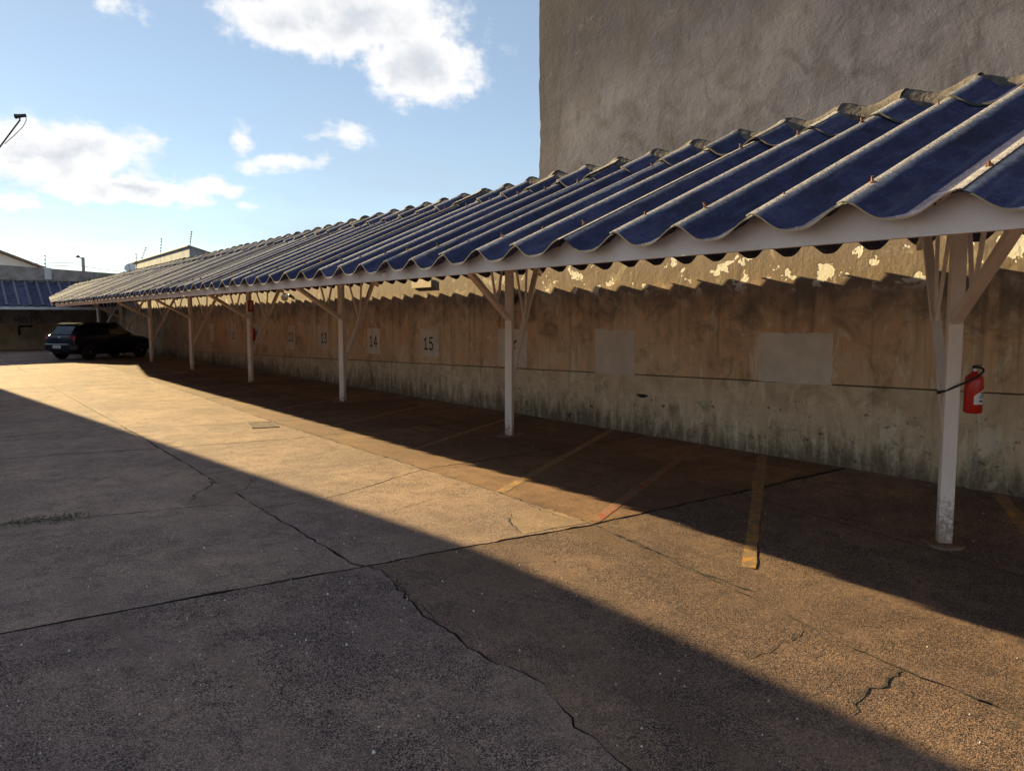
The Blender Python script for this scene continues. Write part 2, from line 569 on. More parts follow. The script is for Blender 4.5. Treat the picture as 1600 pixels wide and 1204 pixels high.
def tube_mesh(name, pts, rad, mat, seg=8, caps=True):
    pts = [Vector(p) for p in pts]
    rads = rad if hasattr(rad, '__len__') else [rad] * len(pts)
    v, f = [], []
    ref = None
    for i, p in enumerate(pts):
        d = (pts[min(i + 1, len(pts) - 1)] - pts[max(i - 1, 0)]).normalized()
        if ref is None:
            ref = Vector((0, 0, 1)) if abs(d.z) < 0.9 else Vector((1, 0, 0))
        s = (ref - d * ref.dot(d)).normalized()
        ref = s
        n = d.cross(s)
        for k in range(seg):
            a = 2 * math.pi * k / seg
            v.append(p + (s * math.cos(a) + n * math.sin(a)) * rads[i])
    for i in range(len(pts) - 1):
        for k in range(seg):
            k2 = (k + 1) % seg
            f.append((i * seg + k, i * seg + k2, (i + 1) * seg + k2, (i + 1) * seg + k))
    if caps:
        f.append(tuple(range(seg))[::-1])
        f.append(tuple(range((len(pts) - 1) * seg, len(pts) * seg)))
    return mesh(name, v, f, (mat,), smooth=True)


def lathe_mesh(name, prof, mat, seg=20):
    v, f = [], []
    for r, z in prof:
        for k in range(seg):
            a = 2 * math.pi * k / seg
            v.append((r * math.cos(a), r * math.sin(a), z))
    for i in range(len(prof) - 1):
        for k in range(seg):
            k2 = (k + 1) % seg
            f.append((i * seg + k, i * seg + k2, (i + 1) * seg + k2, (i + 1) * seg + k))
    f.append(tuple(range(seg))[::-1])
    f.append(tuple(range((len(prof) - 1) * seg, len(prof) * seg)))
    return mesh(name, v, f, (mat,), smooth=True)


def prism_mesh(name, poly, z0, z1, mat):
    n = len(poly)
    v = [(x, y, z0) for x, y in poly] + [(x, y, z1) for x, y in poly]
    f = [tuple(range(n, 2 * n)), tuple(range(n))[::-1]]
    f += [(i, (i + 1) % n, n + (i + 1) % n, n + i) for i in range(n)]
    me = mesh(name, v, f, (mat,))
    return bevelled(me, 0)


R = random.Random(11)

# ------------------------------------------------------------------ ground
def annulus(name, x0, x1, y0, y1, z, mat):
    return mesh(name, [(x0, y0, z), (x1, y0, z), (x1, y1, z), (x0, y1, z)], [(0, 1, 2, 3)], (mat,))


ground = obj('ground', annulus('ground', -1500, 1500, -1500, 1500, -0.45, 'far_ground'), kind='structure')
yard = obj('yard_paving', mesh('yard_bed', [(-14, -14, -.34), (8.3, -14, -.34), (8.3, 0, -.34), (-14, 0, -.34), (8.3, 4.6, -.035), (-14, 4.6, -.035), (8.3, 50, -.035), (-14, 50, -.035)], [(0, 1, 2, 3), (3, 2, 4, 5), (5, 4, 6, 7)], ('joint_dirt',)), kind='structure')


def interp(pts, x):
    if x <= pts[0][0]:
        return pts[0][1]
    for (a, b), (c, d) in zip(pts, pts[1:]):
        if x <= c:
            return b + (d - b) * (x - a) / (c - a)
    return pts[-1][1]


def wob(k, s, amp, coarse=0.9):
    """repeatable crooked line"""
    v = 0
    for f, a in ((coarse, 1.0), (coarse * 2.7, .55), (coarse * 7.1, .33), (coarse * 17, .2)):
        v += a * math.sin(s * f * 2 + k * 12.9 + math.sin(s * f * 1.31 + k * 3.3) * 2)
    return v * amp


def by_y(pts):
    q = sorted((b, a) for a, b in pts)
    return [(-14, q[0][1])] + q


L1N = by_y([ground_at(*p) for p in ((600, 890), (650, 948), (720, 1000), (768, 1034), (845, 1066), (885, 1112), (990, 1204))])
L2N = by_y([ground_at(*p) for p in ((930, 820), (1170, 930), (1330, 1010), (1600, 1120))])
JR = random.Random(77)
JT = [max(-2, min(2, JR.gauss(0, 1))) for _ in range(4096)]


def jag(k, s_, cell):
    u = s_ / cell + 911.3 * k
    i_ = math.floor(u)
    f_ = u - i_
    return JT[i_ % 4096] * (1 - f_) + JT[(i_ + 1) % 4096] * f_


# long joints: X as a function of Y  /  cross joints: Y as a function of X
LONG = [
    [(-14, -5.6), (50, -5.6)],
    [(-14, -1.7), (50, -1.7)],
    [*L1N, (4.8, 2.25), (12.4, 2.30), (24, 2.25), (50, 2.25)],
    [*L2N, (6, 4.31), (12, 4.36), (24, 4.7), (50, 4.9)],
    [(-14, 6.2), (50, 6.2)],
]
CROSS = [
    [(-14, -8), (9, -8)], [(-14, 0), (9, 0)],
    [(-14, 5.0), (0.2, 4.86), (2.24, 4.72), (4.22, 4.56), (8.3, 4.58)],
    [(-14, 7.7), (0.36, 7.5), (1.3, 7.26), (2.0, 7.12), (2.3, 6.74), (3.0, 6.77), (4.3, 7.38), (6, 7.5), (8.3, 7.6)],
    [(-14, 11.2), (0.6, 11.0), (2.0, 10.72), (3.0, 10.5), (4.3, 10.4), (8.3, 10.7)],
    [(-14, 13.4), (2.35, 13.0), (3.87, 12.3), (4.4, 12.2), (8.3, 12.9)],
    [(-14, 17), (8.3, 16.6)], [(-14, 22.2), (8.3, 21.6)], [(-14, 27), (8.3, 27.3)], [(-14, 32.5), (8.3, 32.5)],
    [(-14, 39), (8.3, 39)], [(-14, 47.2), (8.3, 47.2)],
]
LAMP = [.004, .004, .007, .010, .005]
CAMP = [.006, .006, .006, .014, .016, .016, .008, .008, .008, .008, .008, .0]


def LX(i, y):
    if i < 0:
        return -14.0
    if i >= len(LONG):
        return 8.26
    rough = (.013 if i == 2 and y < 4.7 else .004 if i < 4 else .001)
    return interp(LONG[i], y) + wob(i + 1, y, LAMP[i]) + rough * (jag(i, y, .09) + .5 * jag(i + 9, y, .035))


def CY_(j, x):
    return interp(CROSS[j], x) + wob(j + 20, x, CAMP[j]) + .0022 * (jag(j + 30, x, .08) + .6 * jag(j + 50, x, .03))


def corner(i, j):
    x = LX(i, CROSS[j][0][1])
    for _ in range(6):
        y = CY_(j, x)
        x = LX(i, y)
    return x, y


gap = 0.009
for j in range(len(CROSS) - 1):
    for i in range(-1, len(LONG)):
        c00, c10 = corner(i, j), corner(i + 1, j)
        c11, c01 = corner(i + 1, j + 1), corner(i, j + 1)
        near = (c00[1] < 16 and c00[1] > -1 and c11[0] > -2)
        st = 0.03 if near else 0.5
        def span(a, b, fn):
            n = max(2, int(abs(b - a) / st))
            return [fn(a + (b - a) * k / n) for k in range(n)]
        g = gap * R.uniform(.7, 1.3)
        gj0 = .014 if j == 2 else g
        gj1 = .014 if j == 1 else g
        poly = span(c00[0], c10[0], lambda x: (x, CY_(j, x) + gj0 * max(.25, 1 + .5 * jag(3, x, .11))))
        poly += span(c10[1], c11[1], lambda y: (LX(i + 1, y) - (.55 if i + 1 == 2 and j == 1 else 1) * g * max(.2, 1 + .6 * jag(4, y, .13)), y))
        poly += span(c11[0], c01[0], lambda x: (x, CY_(j + 1, x) - gj1 * max(.25, 1 + .5 * jag(5, x, .1))))
        poly += span(c01[1], c00[1], lambda y: (LX(i, y) + (.55 if i == 2 and j == 1 else 1) * g * max(.2, 1 + .6 * jag(6, y, .12)), y))
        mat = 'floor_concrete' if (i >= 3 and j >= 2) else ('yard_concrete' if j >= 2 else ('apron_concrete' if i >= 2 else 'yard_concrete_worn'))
        z = R.uniform(-.0013, -.0002)
        if j <= 1 and i == 4:                       # twisted slab along the wall: a fine grid
            vv, ff = [], []
            for a in range(15):
                for b in range(31):
                    yy = c00[1] + .01 + (c01[1] - c00[1] - .03) * b / 30
                    xx = LX(4, yy) + .008 + (8.25 - LX(4, yy)) * a / 14
                    vv.append((xx, yy, z + gz(xx, yy)))
                    if a and b:
                        q = a * 31 + b
                        ff.append((q - 32, q - 1, q, q - 31))
            me = bevelled(mesh('slab', vv, ff, (mat,)), 0)
            if me.polygons[0].normal.z < 0:
                me.flip_normals()
        else:
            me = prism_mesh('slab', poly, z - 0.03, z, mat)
            for q in me.vertices:
                q.co.z += gz(min(q.co.x, 6.2), q.co.y)
            me.materials.append(MATS['joint_dirt'])
            for pl_ in me.polygons:
                if abs(pl_.normal.z) < .5:
                    pl_.material_index = 1
        obj('slab', me, yard)


def ribbon(pts, w0, z, mat, name='crack', jit=0.012, step=0.04):
    """a crooked, dirt-filled crack of uneven width"""
    out = []
    for (a, b) in zip(pts, pts[1:]):
        a, b = Vector(a), Vector(b)
        n = max(2, int((b - a).length / step))
        nrm = Vector((-(b - a).y, (b - a).x)).normalized()
        for k in range(n):
            out.append(a + (b - a) * (k / n) + nrm * R.gauss(0, jit))
    out.append(Vector(pts[-1]))
    v, f = [], []
    m = len(out)
    for k, p in enumerate(out):
        d = (out[min(k + 1, m - 1)] - out[max(k - 1, 0)]).normalized()
        nrm = Vector((-d.y, d.x))
        ww = w0 * R.uniform(.35, 1.3) * min(1, 0.25 + 4 * min(k, m - 1 - k) / m)
        zz = z + gz(p.x, p.y)
        v += [(p.x + nrm.x * ww, p.y + nrm.y * ww, zz), (p.x - nrm.x * ww, p.y - nrm.y * ww, zz)]
        if k:
            f.append((2 * k - 2, 2 * k - 1, 2 * k + 1, 2 * k))
    return obj(name, mesh(name, v, f, (mat,)), yard)


def px(*pts):
    return [ground_at(*p) for p in pts]


# mortar patches over broken joints
for pts in ([(335, 745), (362, 743), (388, 745), (391, 752), (385, 762), (365, 770), (362, 779), (345, 786), (318, 787), (288, 788),
             (300, 775), (318, 762), (338, 757)],
            [(798, 812), (800, 800), (815, 797), (838, 793), (860, 796), (890, 806), (918, 816), (870, 824), (818, 834), (808, 822)]):
    base = px(*pts)
    poly = []
    for a, b in zip(base, base[1:] + base[:1]):
        for k in range(5):
            poly.append((a[0] + (b[0] - a[0]) * k / 5 + R.gauss(0, .006), a[1] + (b[1] - a[1]) * k / 5 + R.gauss(0, .006)))
    obj('mortar_patch', prism_mesh('mortar_patch', poly, -0.02, 0.0014, 'patch_concrete'), yard)

for pts, w0 in (([(1270, 975), (1225, 1003), (1165, 1030)], .004), ([(1420, 1045), (1372, 1072), (1345, 1085), (1333, 1098), (1331, 1115)], .008),
                ([(690, 775), (640, 790), (600, 800)], .004), ([(800, 802), (797, 810), (800, 818), (812, 833)], .006),
                ([(655, 738), (690, 731), (735, 727)], .004), ([(815, 705), (880, 716), (945, 724), (1000, 735)], .008),
                ([(850, 690), (930, 668), (985, 690)], .005), ([(620, 660), (700, 668), (760, 690)], .006),
                ([(1190, 765), (1250, 742), (1330, 728)], .008), ([(1100, 745), (1140, 752), (1180, 762)], .005),
                ([(335, 752), (322, 764), (304, 772), (297, 785)], .009), ([(330, 752), (338, 756)], .012),
                ([(352, 770), (364, 770)], .006), ([(390, 747), (391, 754), (383, 764)], .004),
                ([(920, 818), (880, 808), (850, 797), (820, 787)], .006),
                ([(1065, 880), (1000, 850), (950, 830)], .008), ([(1180, 925), (1110, 900), (1065, 880)], .009),
                ([(350, 700), (365, 699)], .006), ([(600, 890), (660, 950), (700, 985)], .004)):
    ribbon(px(*pts), w0, 0.0024, 'joint_dirt')

# sunken drain cover
cov = thing('drain_cover', 'small square concrete cover sunk in the sunlit paving', 'drain cover')
cp = [(3.98, 12.32), (4.34, 12.24), (4.21, 11.62), (3.85, 11.71)]
obj('lid', prism_mesh('lid', cp, 0.0, 0.006, 'yard_concrete_worn'), cov)
ccx, ccy = sum(p[0] for p in cp) / 4, sum(p[1] for p in cp) / 4
for a, b in zip(cp, cp[1:] + cp[:1]):
    q = [a, b, (ccx + (b[0] - ccx) * 1.07, ccy + (b[1] - ccy) * 1.07), (ccx + (a[0] - ccx) * 1.07, ccy + (a[1] - ccy) * 1.07)]
    obj('rim', prism_mesh('rim', q, 0.0, 0.011, 'yard_concrete'), cov)

# painted bay lines
def bay_line(a, b, mat, label, wid=.1):
    a, b = Vector(a), Vector(b)
    d = (b - a).normalized()
    n = Vector((-d.y, d.x))
    N = 30
    v, f = [], []
    for k in range(N + 1):
        p = a + (b - a) * k / N
        for s in (1, -1):
            ww = wid / 2 + R.gauss(0, .004)
            e = d * R.gauss(0, .02) if k in (0, N) else d * 0
            v.append((p.x + n.x * ww * s + e.x, p.y + n.y * ww * s + e.y, 0.0010 + gz(p.x, p.y)))
        if k:
            f.append((2 * k - 2, 2 * k - 1, 2 * k + 1, 2 * k))
    o = obj('bay_line', mesh('bay_line', v, f, (mat,)), yard, label=label)
    return o


bay_line((4.33, 5.95), (8.12, 8.27), 'yellow_paint', 'worn yellow bay line ending in the sunlit strip')
bay_line((4.34, 4.62), (8.12, 6.62), 'red_paint', 'worn red bay line between two yellow ones')
bay_line(ground_at(1168, 886), (8.12, 5.63), 'yellow_paint', 'yellow bay line nearest the front post', .115)
bay_line((5.3, 1.25), (8.12, 2.98), 'yellow_paint', 'yellow bay line at the right edge of the picture', .115)
for yy in (8.6, 11.2, 13.8, 16.4, 19.0, 21.6, 24.2):
    bay_line((4.9, yy), (8.1, yy + 1.95), 'yellow_paint', 'faded yellow bay line in the shade further down the carport', .08)

# loose grit and a tuft of weeds: nobody could count them
v, f = [], []
for k in range(420):
    x, y = R.uniform(-.5, 8), R.uniform(1, 14) ** 1
    if R.random() < .6:
        x, y = R.uniform(0, 3.2), R.uniform(1.5, 6)
    r = R.uniform(.0025, .007) * (1.6 if R.random() < .06 else 1)
    b0 = len(v)
    a0 = R.random() * 6
    for q in range(5):
        a = a0 + q * 1.2566
        v.append((x + r * math.cos(a) * R.uniform(.7, 1.3), y + r * math.sin(a) * R.uniform(.7, 1.3), gz(x, y)))
    v.append((x, y, gz(x, y) + r * 1.1 + .003))
    f += [(b0 + q, b0 + (q + 1) % 5, b0 + 5) for q in range(5)]
obj('loose_grit', mesh('loose_grit', v, f, ('pebble',)), label='scattered pale grit on the concrete yard', kind='stuff')
v, f = [], []
for k in range(60):
    x, y, r, a = R.uniform(.3, 4.3), R.uniform(1.2, 6.5), R.uniform(.008, .022), R.random() * 6
    b0 = len(v)
    for q, m_ in ((0, 1), (1.4, .45), (3.14, 1), (4.6, .45)):
        v.append((x + r * m_ * math.cos(a + q), y + r * m_ * math.sin(a + q), gz(x, y) + 0.006 + R.uniform(0, .006)))
    f.append((b0, b0 + 1, b0 + 2, b0 + 3))
obj('dead_leaves', mesh('dead_leaves', v, f, ('dead_leaf',)), label='tiny dry leaf scraps lying about the yard', kind='stuff')
v, f = [], []
for k in range(300):
    t_ = R.random()
    x = 0.40 + .55 * t_ + R.gauss(0, .05)
    y = 7.47 - .1 * t_ + R.gauss(0, .07)
    a, h, wd = R.random() * 6.28, R.uniform(.006, .022), R.uniform(.004, .008)
    lx, ly = R.gauss(0, .025), R.gauss(0, .025)
    b0 = len(v)
    v += [(x - wd * math.cos(a), y - wd * math.sin(a), 0), (x + wd * math.cos(a), y + wd * math.sin(a), 0), (x + lx, y + ly, h)]
    f.append((b0, b0 + 1, b0 + 2))
obj('weed_tuft', mesh('weed_tuft', v, f, ('grass',)), label='low green weeds growing in the slab joint', kind='stuff')

# ------------------------------------------------------------------ boundary wall
WX = 8.2
wall = thing('boundary_wall', 'long stained plaster wall running behind the carport', 'wall', (WX, 20, 0))
wv = []


def wpart(name, me, **kw):
    o = obj(name, me, wall, **kw)
    o.matrix_parent_inverse = Matrix.Translation((-WX, -20, 0))
    return o


def joint_z(y):
    return 0.985 - 0.0218 * (y - 2.0)


# lower course stands a little proud, its top edge is the dark ledge line
N = 60
ys = [-12 + (60 * k / N) for k in range(N + 1)]
v, f = [], []
for k, y in enumerate(ys):
    zj = joint_z(y)
    v += [(WX - .014, y, -.45), (WX - .014, y, zj - .012), (WX - .004, y, zj - .004), (WX + .10, y, zj - .004), (WX + .1, y, -.45)]
    if k:
        a, b = 5 * (k - 1), 5 * k
        f += [(a + q, a + q + 1, b + q + 1, b + q) for q in range(4)]
wpart('lower_course', mesh('lower_course', v, f, ('stained_plaster',)))
v, f = [], []
for k, y in enumerate(ys):
    zj = joint_z(y) + .006
    v += [(WX + .02, y, zj), (WX, y, zj + .006), (WX, y, 3.72), (WX + .2, y, 3.72), (WX + .2, y, -.05)]
    if k:
        a, b = 5 * (k - 1), 5 * k
        f += [(a + q, a + q + 1, b + q + 1, b + q) for q in range(4)]
wpart('upper_course', mesh('upper_course', v, f, ('stained_plaster',)))


def wall_quad(name, y0, y1, z0, z1, mat, proud=.004, wobble=.008):
    """thin coat of paint with slightly uneven outline; y0 > y1"""
    ring = []
    n = 8
    for k in range(n):
        ring.append((y0 + (y1 - y0) * k / n, z0 + R.gauss(0, wobble)))
    for k in range(n):
        ring.append((y1 + R.gauss(0, wobble), z0 + (z1 - z0) * k / n))
    for k in range(n):
        ring.append((y1 + (y0 - y1) * k / n, z1 + R.gauss(0, wobble)))
    for k in range(n):
        ring.append((y0 + R.gauss(0, wobble), z1 + (z0 - z1) * k / n))
    m = len(ring)
    v = [(WX - proud, a, b) for a, b in ring] + [(WX + .002, a, b) for a, b in ring]
    f = [tuple(range(m))] + [(i, (i + 1) % m, m + (i + 1) % m, m + i) for i in range(m)]
    return wpart(name, bevelled(mesh(name, v, f, (mat,)), 0))


GLYPH = {
    '1': [[(.12, .78), (.36, .97), (.36, .06)], [(.12, .04), (.62, .04)]],
    '2': [[(.1, .76), (.2, .95), (.45, 1), (.62, .86), (.6, .64), (.1, .06), (.66, .06)]],
    '3': [[(.1, .86), (.3, 1), (.55, .95), (.6, .74), (.34, .54), (.6, .38), (.6, .14), (.36, 0), (.1, .12)]],
    '4': [[(.5, 0), (.5, 1), (.06, .3), (.7, .3)]],
    '5': [[(.62, .98), (.18, .98), (.14, .56), (.42, .62), (.63, .42), (.58, .12), (.34, 0), (.1, .1)]],
    '6': [[(.58, 1), (.3, .8), (.12, .42), (.16, .1), (.36, 0), (.58, .1), (.62, .34), (.46, .5), (.2, .4)]],
    '0': [[(.34, 0), (.12, .2), (.1, .8), (.34, 1), (.58, .8), (.6, .2), (.34, 0)]],
    'M': [[(.05, 0), (.08, 1), (.38, .35), (.68, 1), (.71, 0)]],
    'O': [[(.36, 0), (.08, .2), (.06, .8), (.36, 1), (.66, .8), (.68, .2), (.36, 0)]],
    'T': [[(.0, 1), (.7, 1)], [(.35, 1), (.35, 0)]],
    'S': [[(.6, .86), (.4, 1), (.14, .9), (.12, .64), (.58, .4), (.6, .14), (.34, 0), (.08, .12)]],
}


def lettering(text, width, height, stroke, mat, adv=.86):
    """brush-painted strokes in a local x (right) / y (up) plane, a millimetre or two thick"""
    v, f = [], []
    x0 = -adv * len(text) / 2
    for ci, ch in enumerate(text):
        for line in GLYPH[ch]:
            P = [Vector(((x0 + ci * adv + .05 + a) * width, (b - .5) * height, 0)) for a, b in line]
            for a, b in zip(P, P[1:]):
                d = (b - a).normalized()
                n = Vector((-d.y, d.x, 0)) * stroke / 2
                e = d * stroke * .45
                q = [a - e + n, a - e - n, b + e - n, b + e + n]
                dz = 0.0006 * (len(v) % 5 + 1)
                b0 = len(v)
                v += [p + Vector((0, 0, dz)) for p in q]
                f.append((b0, b0 + 1, b0 + 2, b0 + 3))
    return mesh('number', v, f, (mat,))


ROTW = (math.pi / 2, 0, -math.pi / 2)
# painted bay panels, then their numbers
for y0, y1, z0, z1 in ((8.74, 7.90, .79, 1.51), (5.78, 4.80, .90, 1.51), (16.55, 15.92, .85, 1.44), (14.08, 13.35, .88, 1.45),
                       (21.6, 21.1, .78, 1.46), (19.5, 18.8, .87, 1.46), (26.95, 26.3, .84, 1.48), (24.5, 23.9, .86, 1.48),
                       (11.3, 10.45, .82, 1.48), (29.5, 28.9, .8, 1.45)):
    wall_quad('painted_panel', y0, y1, z0, z1, 'panel_paint')
for txt, y, z in (('12', 21.38, 1.13), ('13', 19.06, 1.15), ('14', 16.23, 1.14), ('15', 13.74, 1.15), ('16', 10.90, 1.16),
                  ('11', 24.2, 1.12), ('10', 26.65, 1.08)):
    o = wpart('number', lettering(txt, .24, .25, .034, 'black_paint'), loc=(WX - .0062, y, z), rot=ROTW)
    o['label'] = 'black painted bay number ' + txt
wv = [(WX - .016, 7.72 + .11 * math.cos(a) * (1 + .3 * math.sin(3 * a)), .56 + .028 * math.sin(a)) for a in [k * .5236 for k in range(12)]]
wpart('hole', mesh('hole', wv, [tuple(range(12))[::-1]], ('black_paint',)))

# ------------------------------------------------------------------ tall building on the party wall
tall = thing('tall_building', 'tall windowless building wall of rough grey render above the roof', 'building', (WX + 4, 0, 0))
bm = bmesh.new()
nx, nz = 70, 60
Y0, Y1, Z0, Z1 = -12.0, 10.19, 3.70, 11.5
rr = random.Random(3)
gridv = [[None] * (nz + 1) for _ in range(nx + 1)]
for a in range(nx + 1):
    for b in range(nz + 1):
        y, z = Y0 + (Y1 - Y0) * a / nx, Z0 + (Z1 - Z0) * b / nz
        d = .007 * math.sin(y * 2.1 + math.sin(z * 1.3) * 1.5) + .006 * math.sin(z * 2.7 + y * .7) + rr.gauss(0, .004)
        yy = y + (0.012 * math.sin(z * 5) + rr.gauss(0, .006) if a == nx else 0)
        gridv[a][b] = bm.verts.new((WX + .05 + d, yy, z))
for a in range(nx):
    for b in range(nz):
        fc = bm.faces.new((gridv[a][b], gridv[a][b + 1], gridv[a + 1][b + 1], gridv[a + 1][b]))
        fc.smooth = True
back = [[bm.verts.new((WX + 9, y, z)) for z in (Z0, Z1)] for y in (Y0, Y1)]
bm.faces.new([gridv[nx][b] for b in range(nz + 1)] + [back[1][1], back[1][0]])
bm.faces.new([gridv[0][b] for b in range(nz, -1, -1)] + [back[0][0], back[0][1]])
bm.faces.new([gridv[a][nz] for a in range(nx + 1)] + [back[1][1], back[0][1]])
bm.faces.new((back[0][0], back[1][0], back[1][1], back[0][1]))
bmesh.ops.recalc_face_normals(bm, faces=bm.faces)
for e in bm.edges:
    if len(e.link_faces) == 2 and (not e.link_faces[0].smooth or not e.link_faces[1].smooth):
        e.smooth = False
me = bpy.data.meshes.new('rendered_wall')
bm.to_mesh(me)
bm.free()
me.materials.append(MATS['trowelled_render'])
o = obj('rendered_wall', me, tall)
o.matrix_parent_inverse = Matrix.Translation((-WX - 4, 0, 0))
o = obj('lower_storey', box_mesh('lower_storey', WX + .25, WX + 8.9, Y0 + .1, Y1 - .1, -.05, 3.69, 'far_wall_plaster'), tall)
o.matrix_parent_inverse = Matrix.Translation((-WX - 4, 0, 0))

# ------------------------------------------------------------------ carport
XE, XR, XB = 3.40, 5.88, 7.93            # front eave, ridge, back eave
ZR, SF = 3.30, 0.437
SB = (3.30 - 2.53) / (XB - XR)
PITCHY, AMP = 0.503, 0.094
CREST0 = 1.963
carport = thing('carport', 'long cream steel carport with a dark corrugated gable roof', 'carport', (6.6, 20, 0))
INV = Matrix.Translation((-6.6, -20, 0))


def cpart(name, me, parent=None, **kw):
    o = obj(name, me, parent or carport, **kw)
    if parent is None:
        o.matrix_parent_inverse = INV
    return o


def wave(t):                                     # t in pitches, crest at whole numbers
    return AMP * (((1 + math.cos(2 * math.pi * t)) / 2) ** 1.55) - AMP


def sheet_mesh(name, prof, lo=-0.03, hi=1.06, nseg=20, thick=.008, grow=None, mat='weathered_fibre_cement'):
    """one corrugated sheet: prof = list of (x, z) down the slope, local y along the eave (0..pitch)"""
    v, f, fm = [], [], []
    cols = nseg + 1
    for side in (0, 1):
        for i, (x, z) in enumerate(prof):
            g = 1.0 if grow is None else grow[i]
            for k in range(cols):
                t = lo + (hi - lo) * k / nseg
                lift = .009 if t > 1.0 else (.009 * max(0, (t - .8) / .2))
                zz = z + wave(t) + (g - 1) * (wave(t) + AMP) + lift - side * thick
                v.append((x, t * PITCHY, zz))
    n = len(prof)
    off = n * cols
    for i in range(n - 1):
        for k in range(nseg):
            a = i * cols + k
            f.append((a, a + 1, a + cols + 1, a + cols)); fm.append(0)
            f.append((off + a, off + a + cols, off + a + cols + 1, off + a + 1)); fm.append(0)
    for i in (0, n - 1):
        for k in range(nseg):
            a = i * cols + k
            f.append((a, a + 1, off + a + 1, off + a)); fm.append(1)
    for k in (0, nseg):
        for i in range(n - 1):
            a = i * cols + k
            f.append((a, a + cols, off + a + cols, off + a)); fm.append(1)
    me = mesh(name, v, f, ('weathered_fibre_cement', 'sheet_edge'), smooth=True, fmat=fm)
    me.materials[0] = MATS[mat]
    bm = bmesh.new()
    bm.from_mesh(me)
    bmesh.ops.recalc_face_normals(bm, faces=bm.faces)
    for e in bm.edges:
        if len(e.link_faces) == 2 and e.link_faces[0].material_index != e.link_faces[1].material_index:
            e.smooth = False
    bm.to_mesh(me)
    bm.free()
    return me


def front_prof(xs):
    return [(x, ZR - SF * (XR - x)) for x in xs]


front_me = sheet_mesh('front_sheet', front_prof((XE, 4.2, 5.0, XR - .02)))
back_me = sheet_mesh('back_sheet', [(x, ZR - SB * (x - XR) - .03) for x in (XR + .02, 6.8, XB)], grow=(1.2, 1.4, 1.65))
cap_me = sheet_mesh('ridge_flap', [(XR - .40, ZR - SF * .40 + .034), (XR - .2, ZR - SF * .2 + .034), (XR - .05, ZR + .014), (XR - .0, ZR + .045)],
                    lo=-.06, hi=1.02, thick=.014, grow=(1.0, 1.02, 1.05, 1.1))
# rounded ridge piece, bedded in mortar
v, f = [], []
NS, NA = 8, 9
for k in range(NS + 1):
    y = -.012 + (PITCHY - .004) * k / NS
    t = y / PITCHY
    for a in range(NA):
        an = math.pi * a / (NA - 1)
        rad = .115 * (1 + .06 * math.cos(2 * math.pi * t))
        v.append((XR + .085 - rad * 1.15 * math.cos(an), y, ZR - .095 + wave(t) * .5 + .03 + rad * 1.35 * math.sin(an)))
for k in range(NS):
    for a in range(NA - 1):
        b0 = k * NA + a
        f.append((b0, b0 + 1, b0 + NA + 1, b0 + NA))
f.append(tuple(range(NA)))
f.append(tuple(range(NS * NA, NS * NA + NA))[::-1])
tile_me = mesh('ridge_tile', v, f, ('ridge_mortar',), smooth=True)


def bolt_mesh():
    v, f = [], []
    for (r, z) in ((.017, .0), (.017, .006), (.007, .007), (.006, .032)):
        for k in range(6):
            v.append((r * math.cos(k * 1.0472), r * math.sin(k * 1.0472), z))
    for i in range(3):
        for k in range(6):
            f.append((i * 6 + k, i * 6 + (k + 1) % 6, i * 6 + 6 + (k + 1) % 6, i * 6 + 6 + k))
    f.append(tuple(range(18, 24)))
    return mesh('bolt', v, f, ('rusty_steel',))


bolt_me = bolt_mesh()
K0, K1 = -9, 90
END_Y = 39.0
for k in range(K0, K1):
    y = CREST0 + PITCHY * k
    jit = R.gauss(0, .004)
    tilt = R.gauss(0, .0022)
    # the far end is cut on the skew, lengthened to keep the ground shaded
    xs0 = XE + max(0.0, (min(y, END_Y) - 31.0) * .10) + max(0.0, (y - END_Y) * .32)
    if xs0 < XR - .35:
        if xs0 == XE:
            me = front_me
        else:
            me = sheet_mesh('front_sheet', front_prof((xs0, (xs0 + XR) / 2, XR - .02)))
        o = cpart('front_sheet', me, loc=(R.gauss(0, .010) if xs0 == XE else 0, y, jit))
        o.rotation_euler = (0, tilt * .4, R.gauss(0, .0006))
        if xs0 == XE:
            for bx in (XE + .27, 5.35):
                if bx < 4 or k < 30:
                    bo = cpart('bolt', bolt_me, o, loc=(bx + R.gauss(0, .012), R.gauss(0, .006), ZR - SF * (XR - bx) + .004))
                    bo.rotation_euler = (R.gauss(0, .2), -.41 + R.gauss(0, .2), 0)
    if y < END_Y + 5.2:
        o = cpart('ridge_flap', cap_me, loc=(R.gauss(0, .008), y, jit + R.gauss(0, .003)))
        o.rotation_euler = (0, R.gauss(0, .0008), R.gauss(0, .001))
        o = cpart('ridge_tile', tile_me, loc=(R.gauss(0, .006), y, jit + R.gauss(0, .006)))
        o.rotation_euler = (0, 0, R.gauss(0, .0012))
    if y < END_Y + 8:
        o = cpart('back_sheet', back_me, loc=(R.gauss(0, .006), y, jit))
        o.rotation_euler = (0, R.gauss(0, .0007), 0)

# front fascia in lengths, butted end to end
YB = [CREST0 + PITCHY * K0, 1.0 - 0.4, 5.25, 10.9, 16.6, 22.3, 28.0, 31.0]


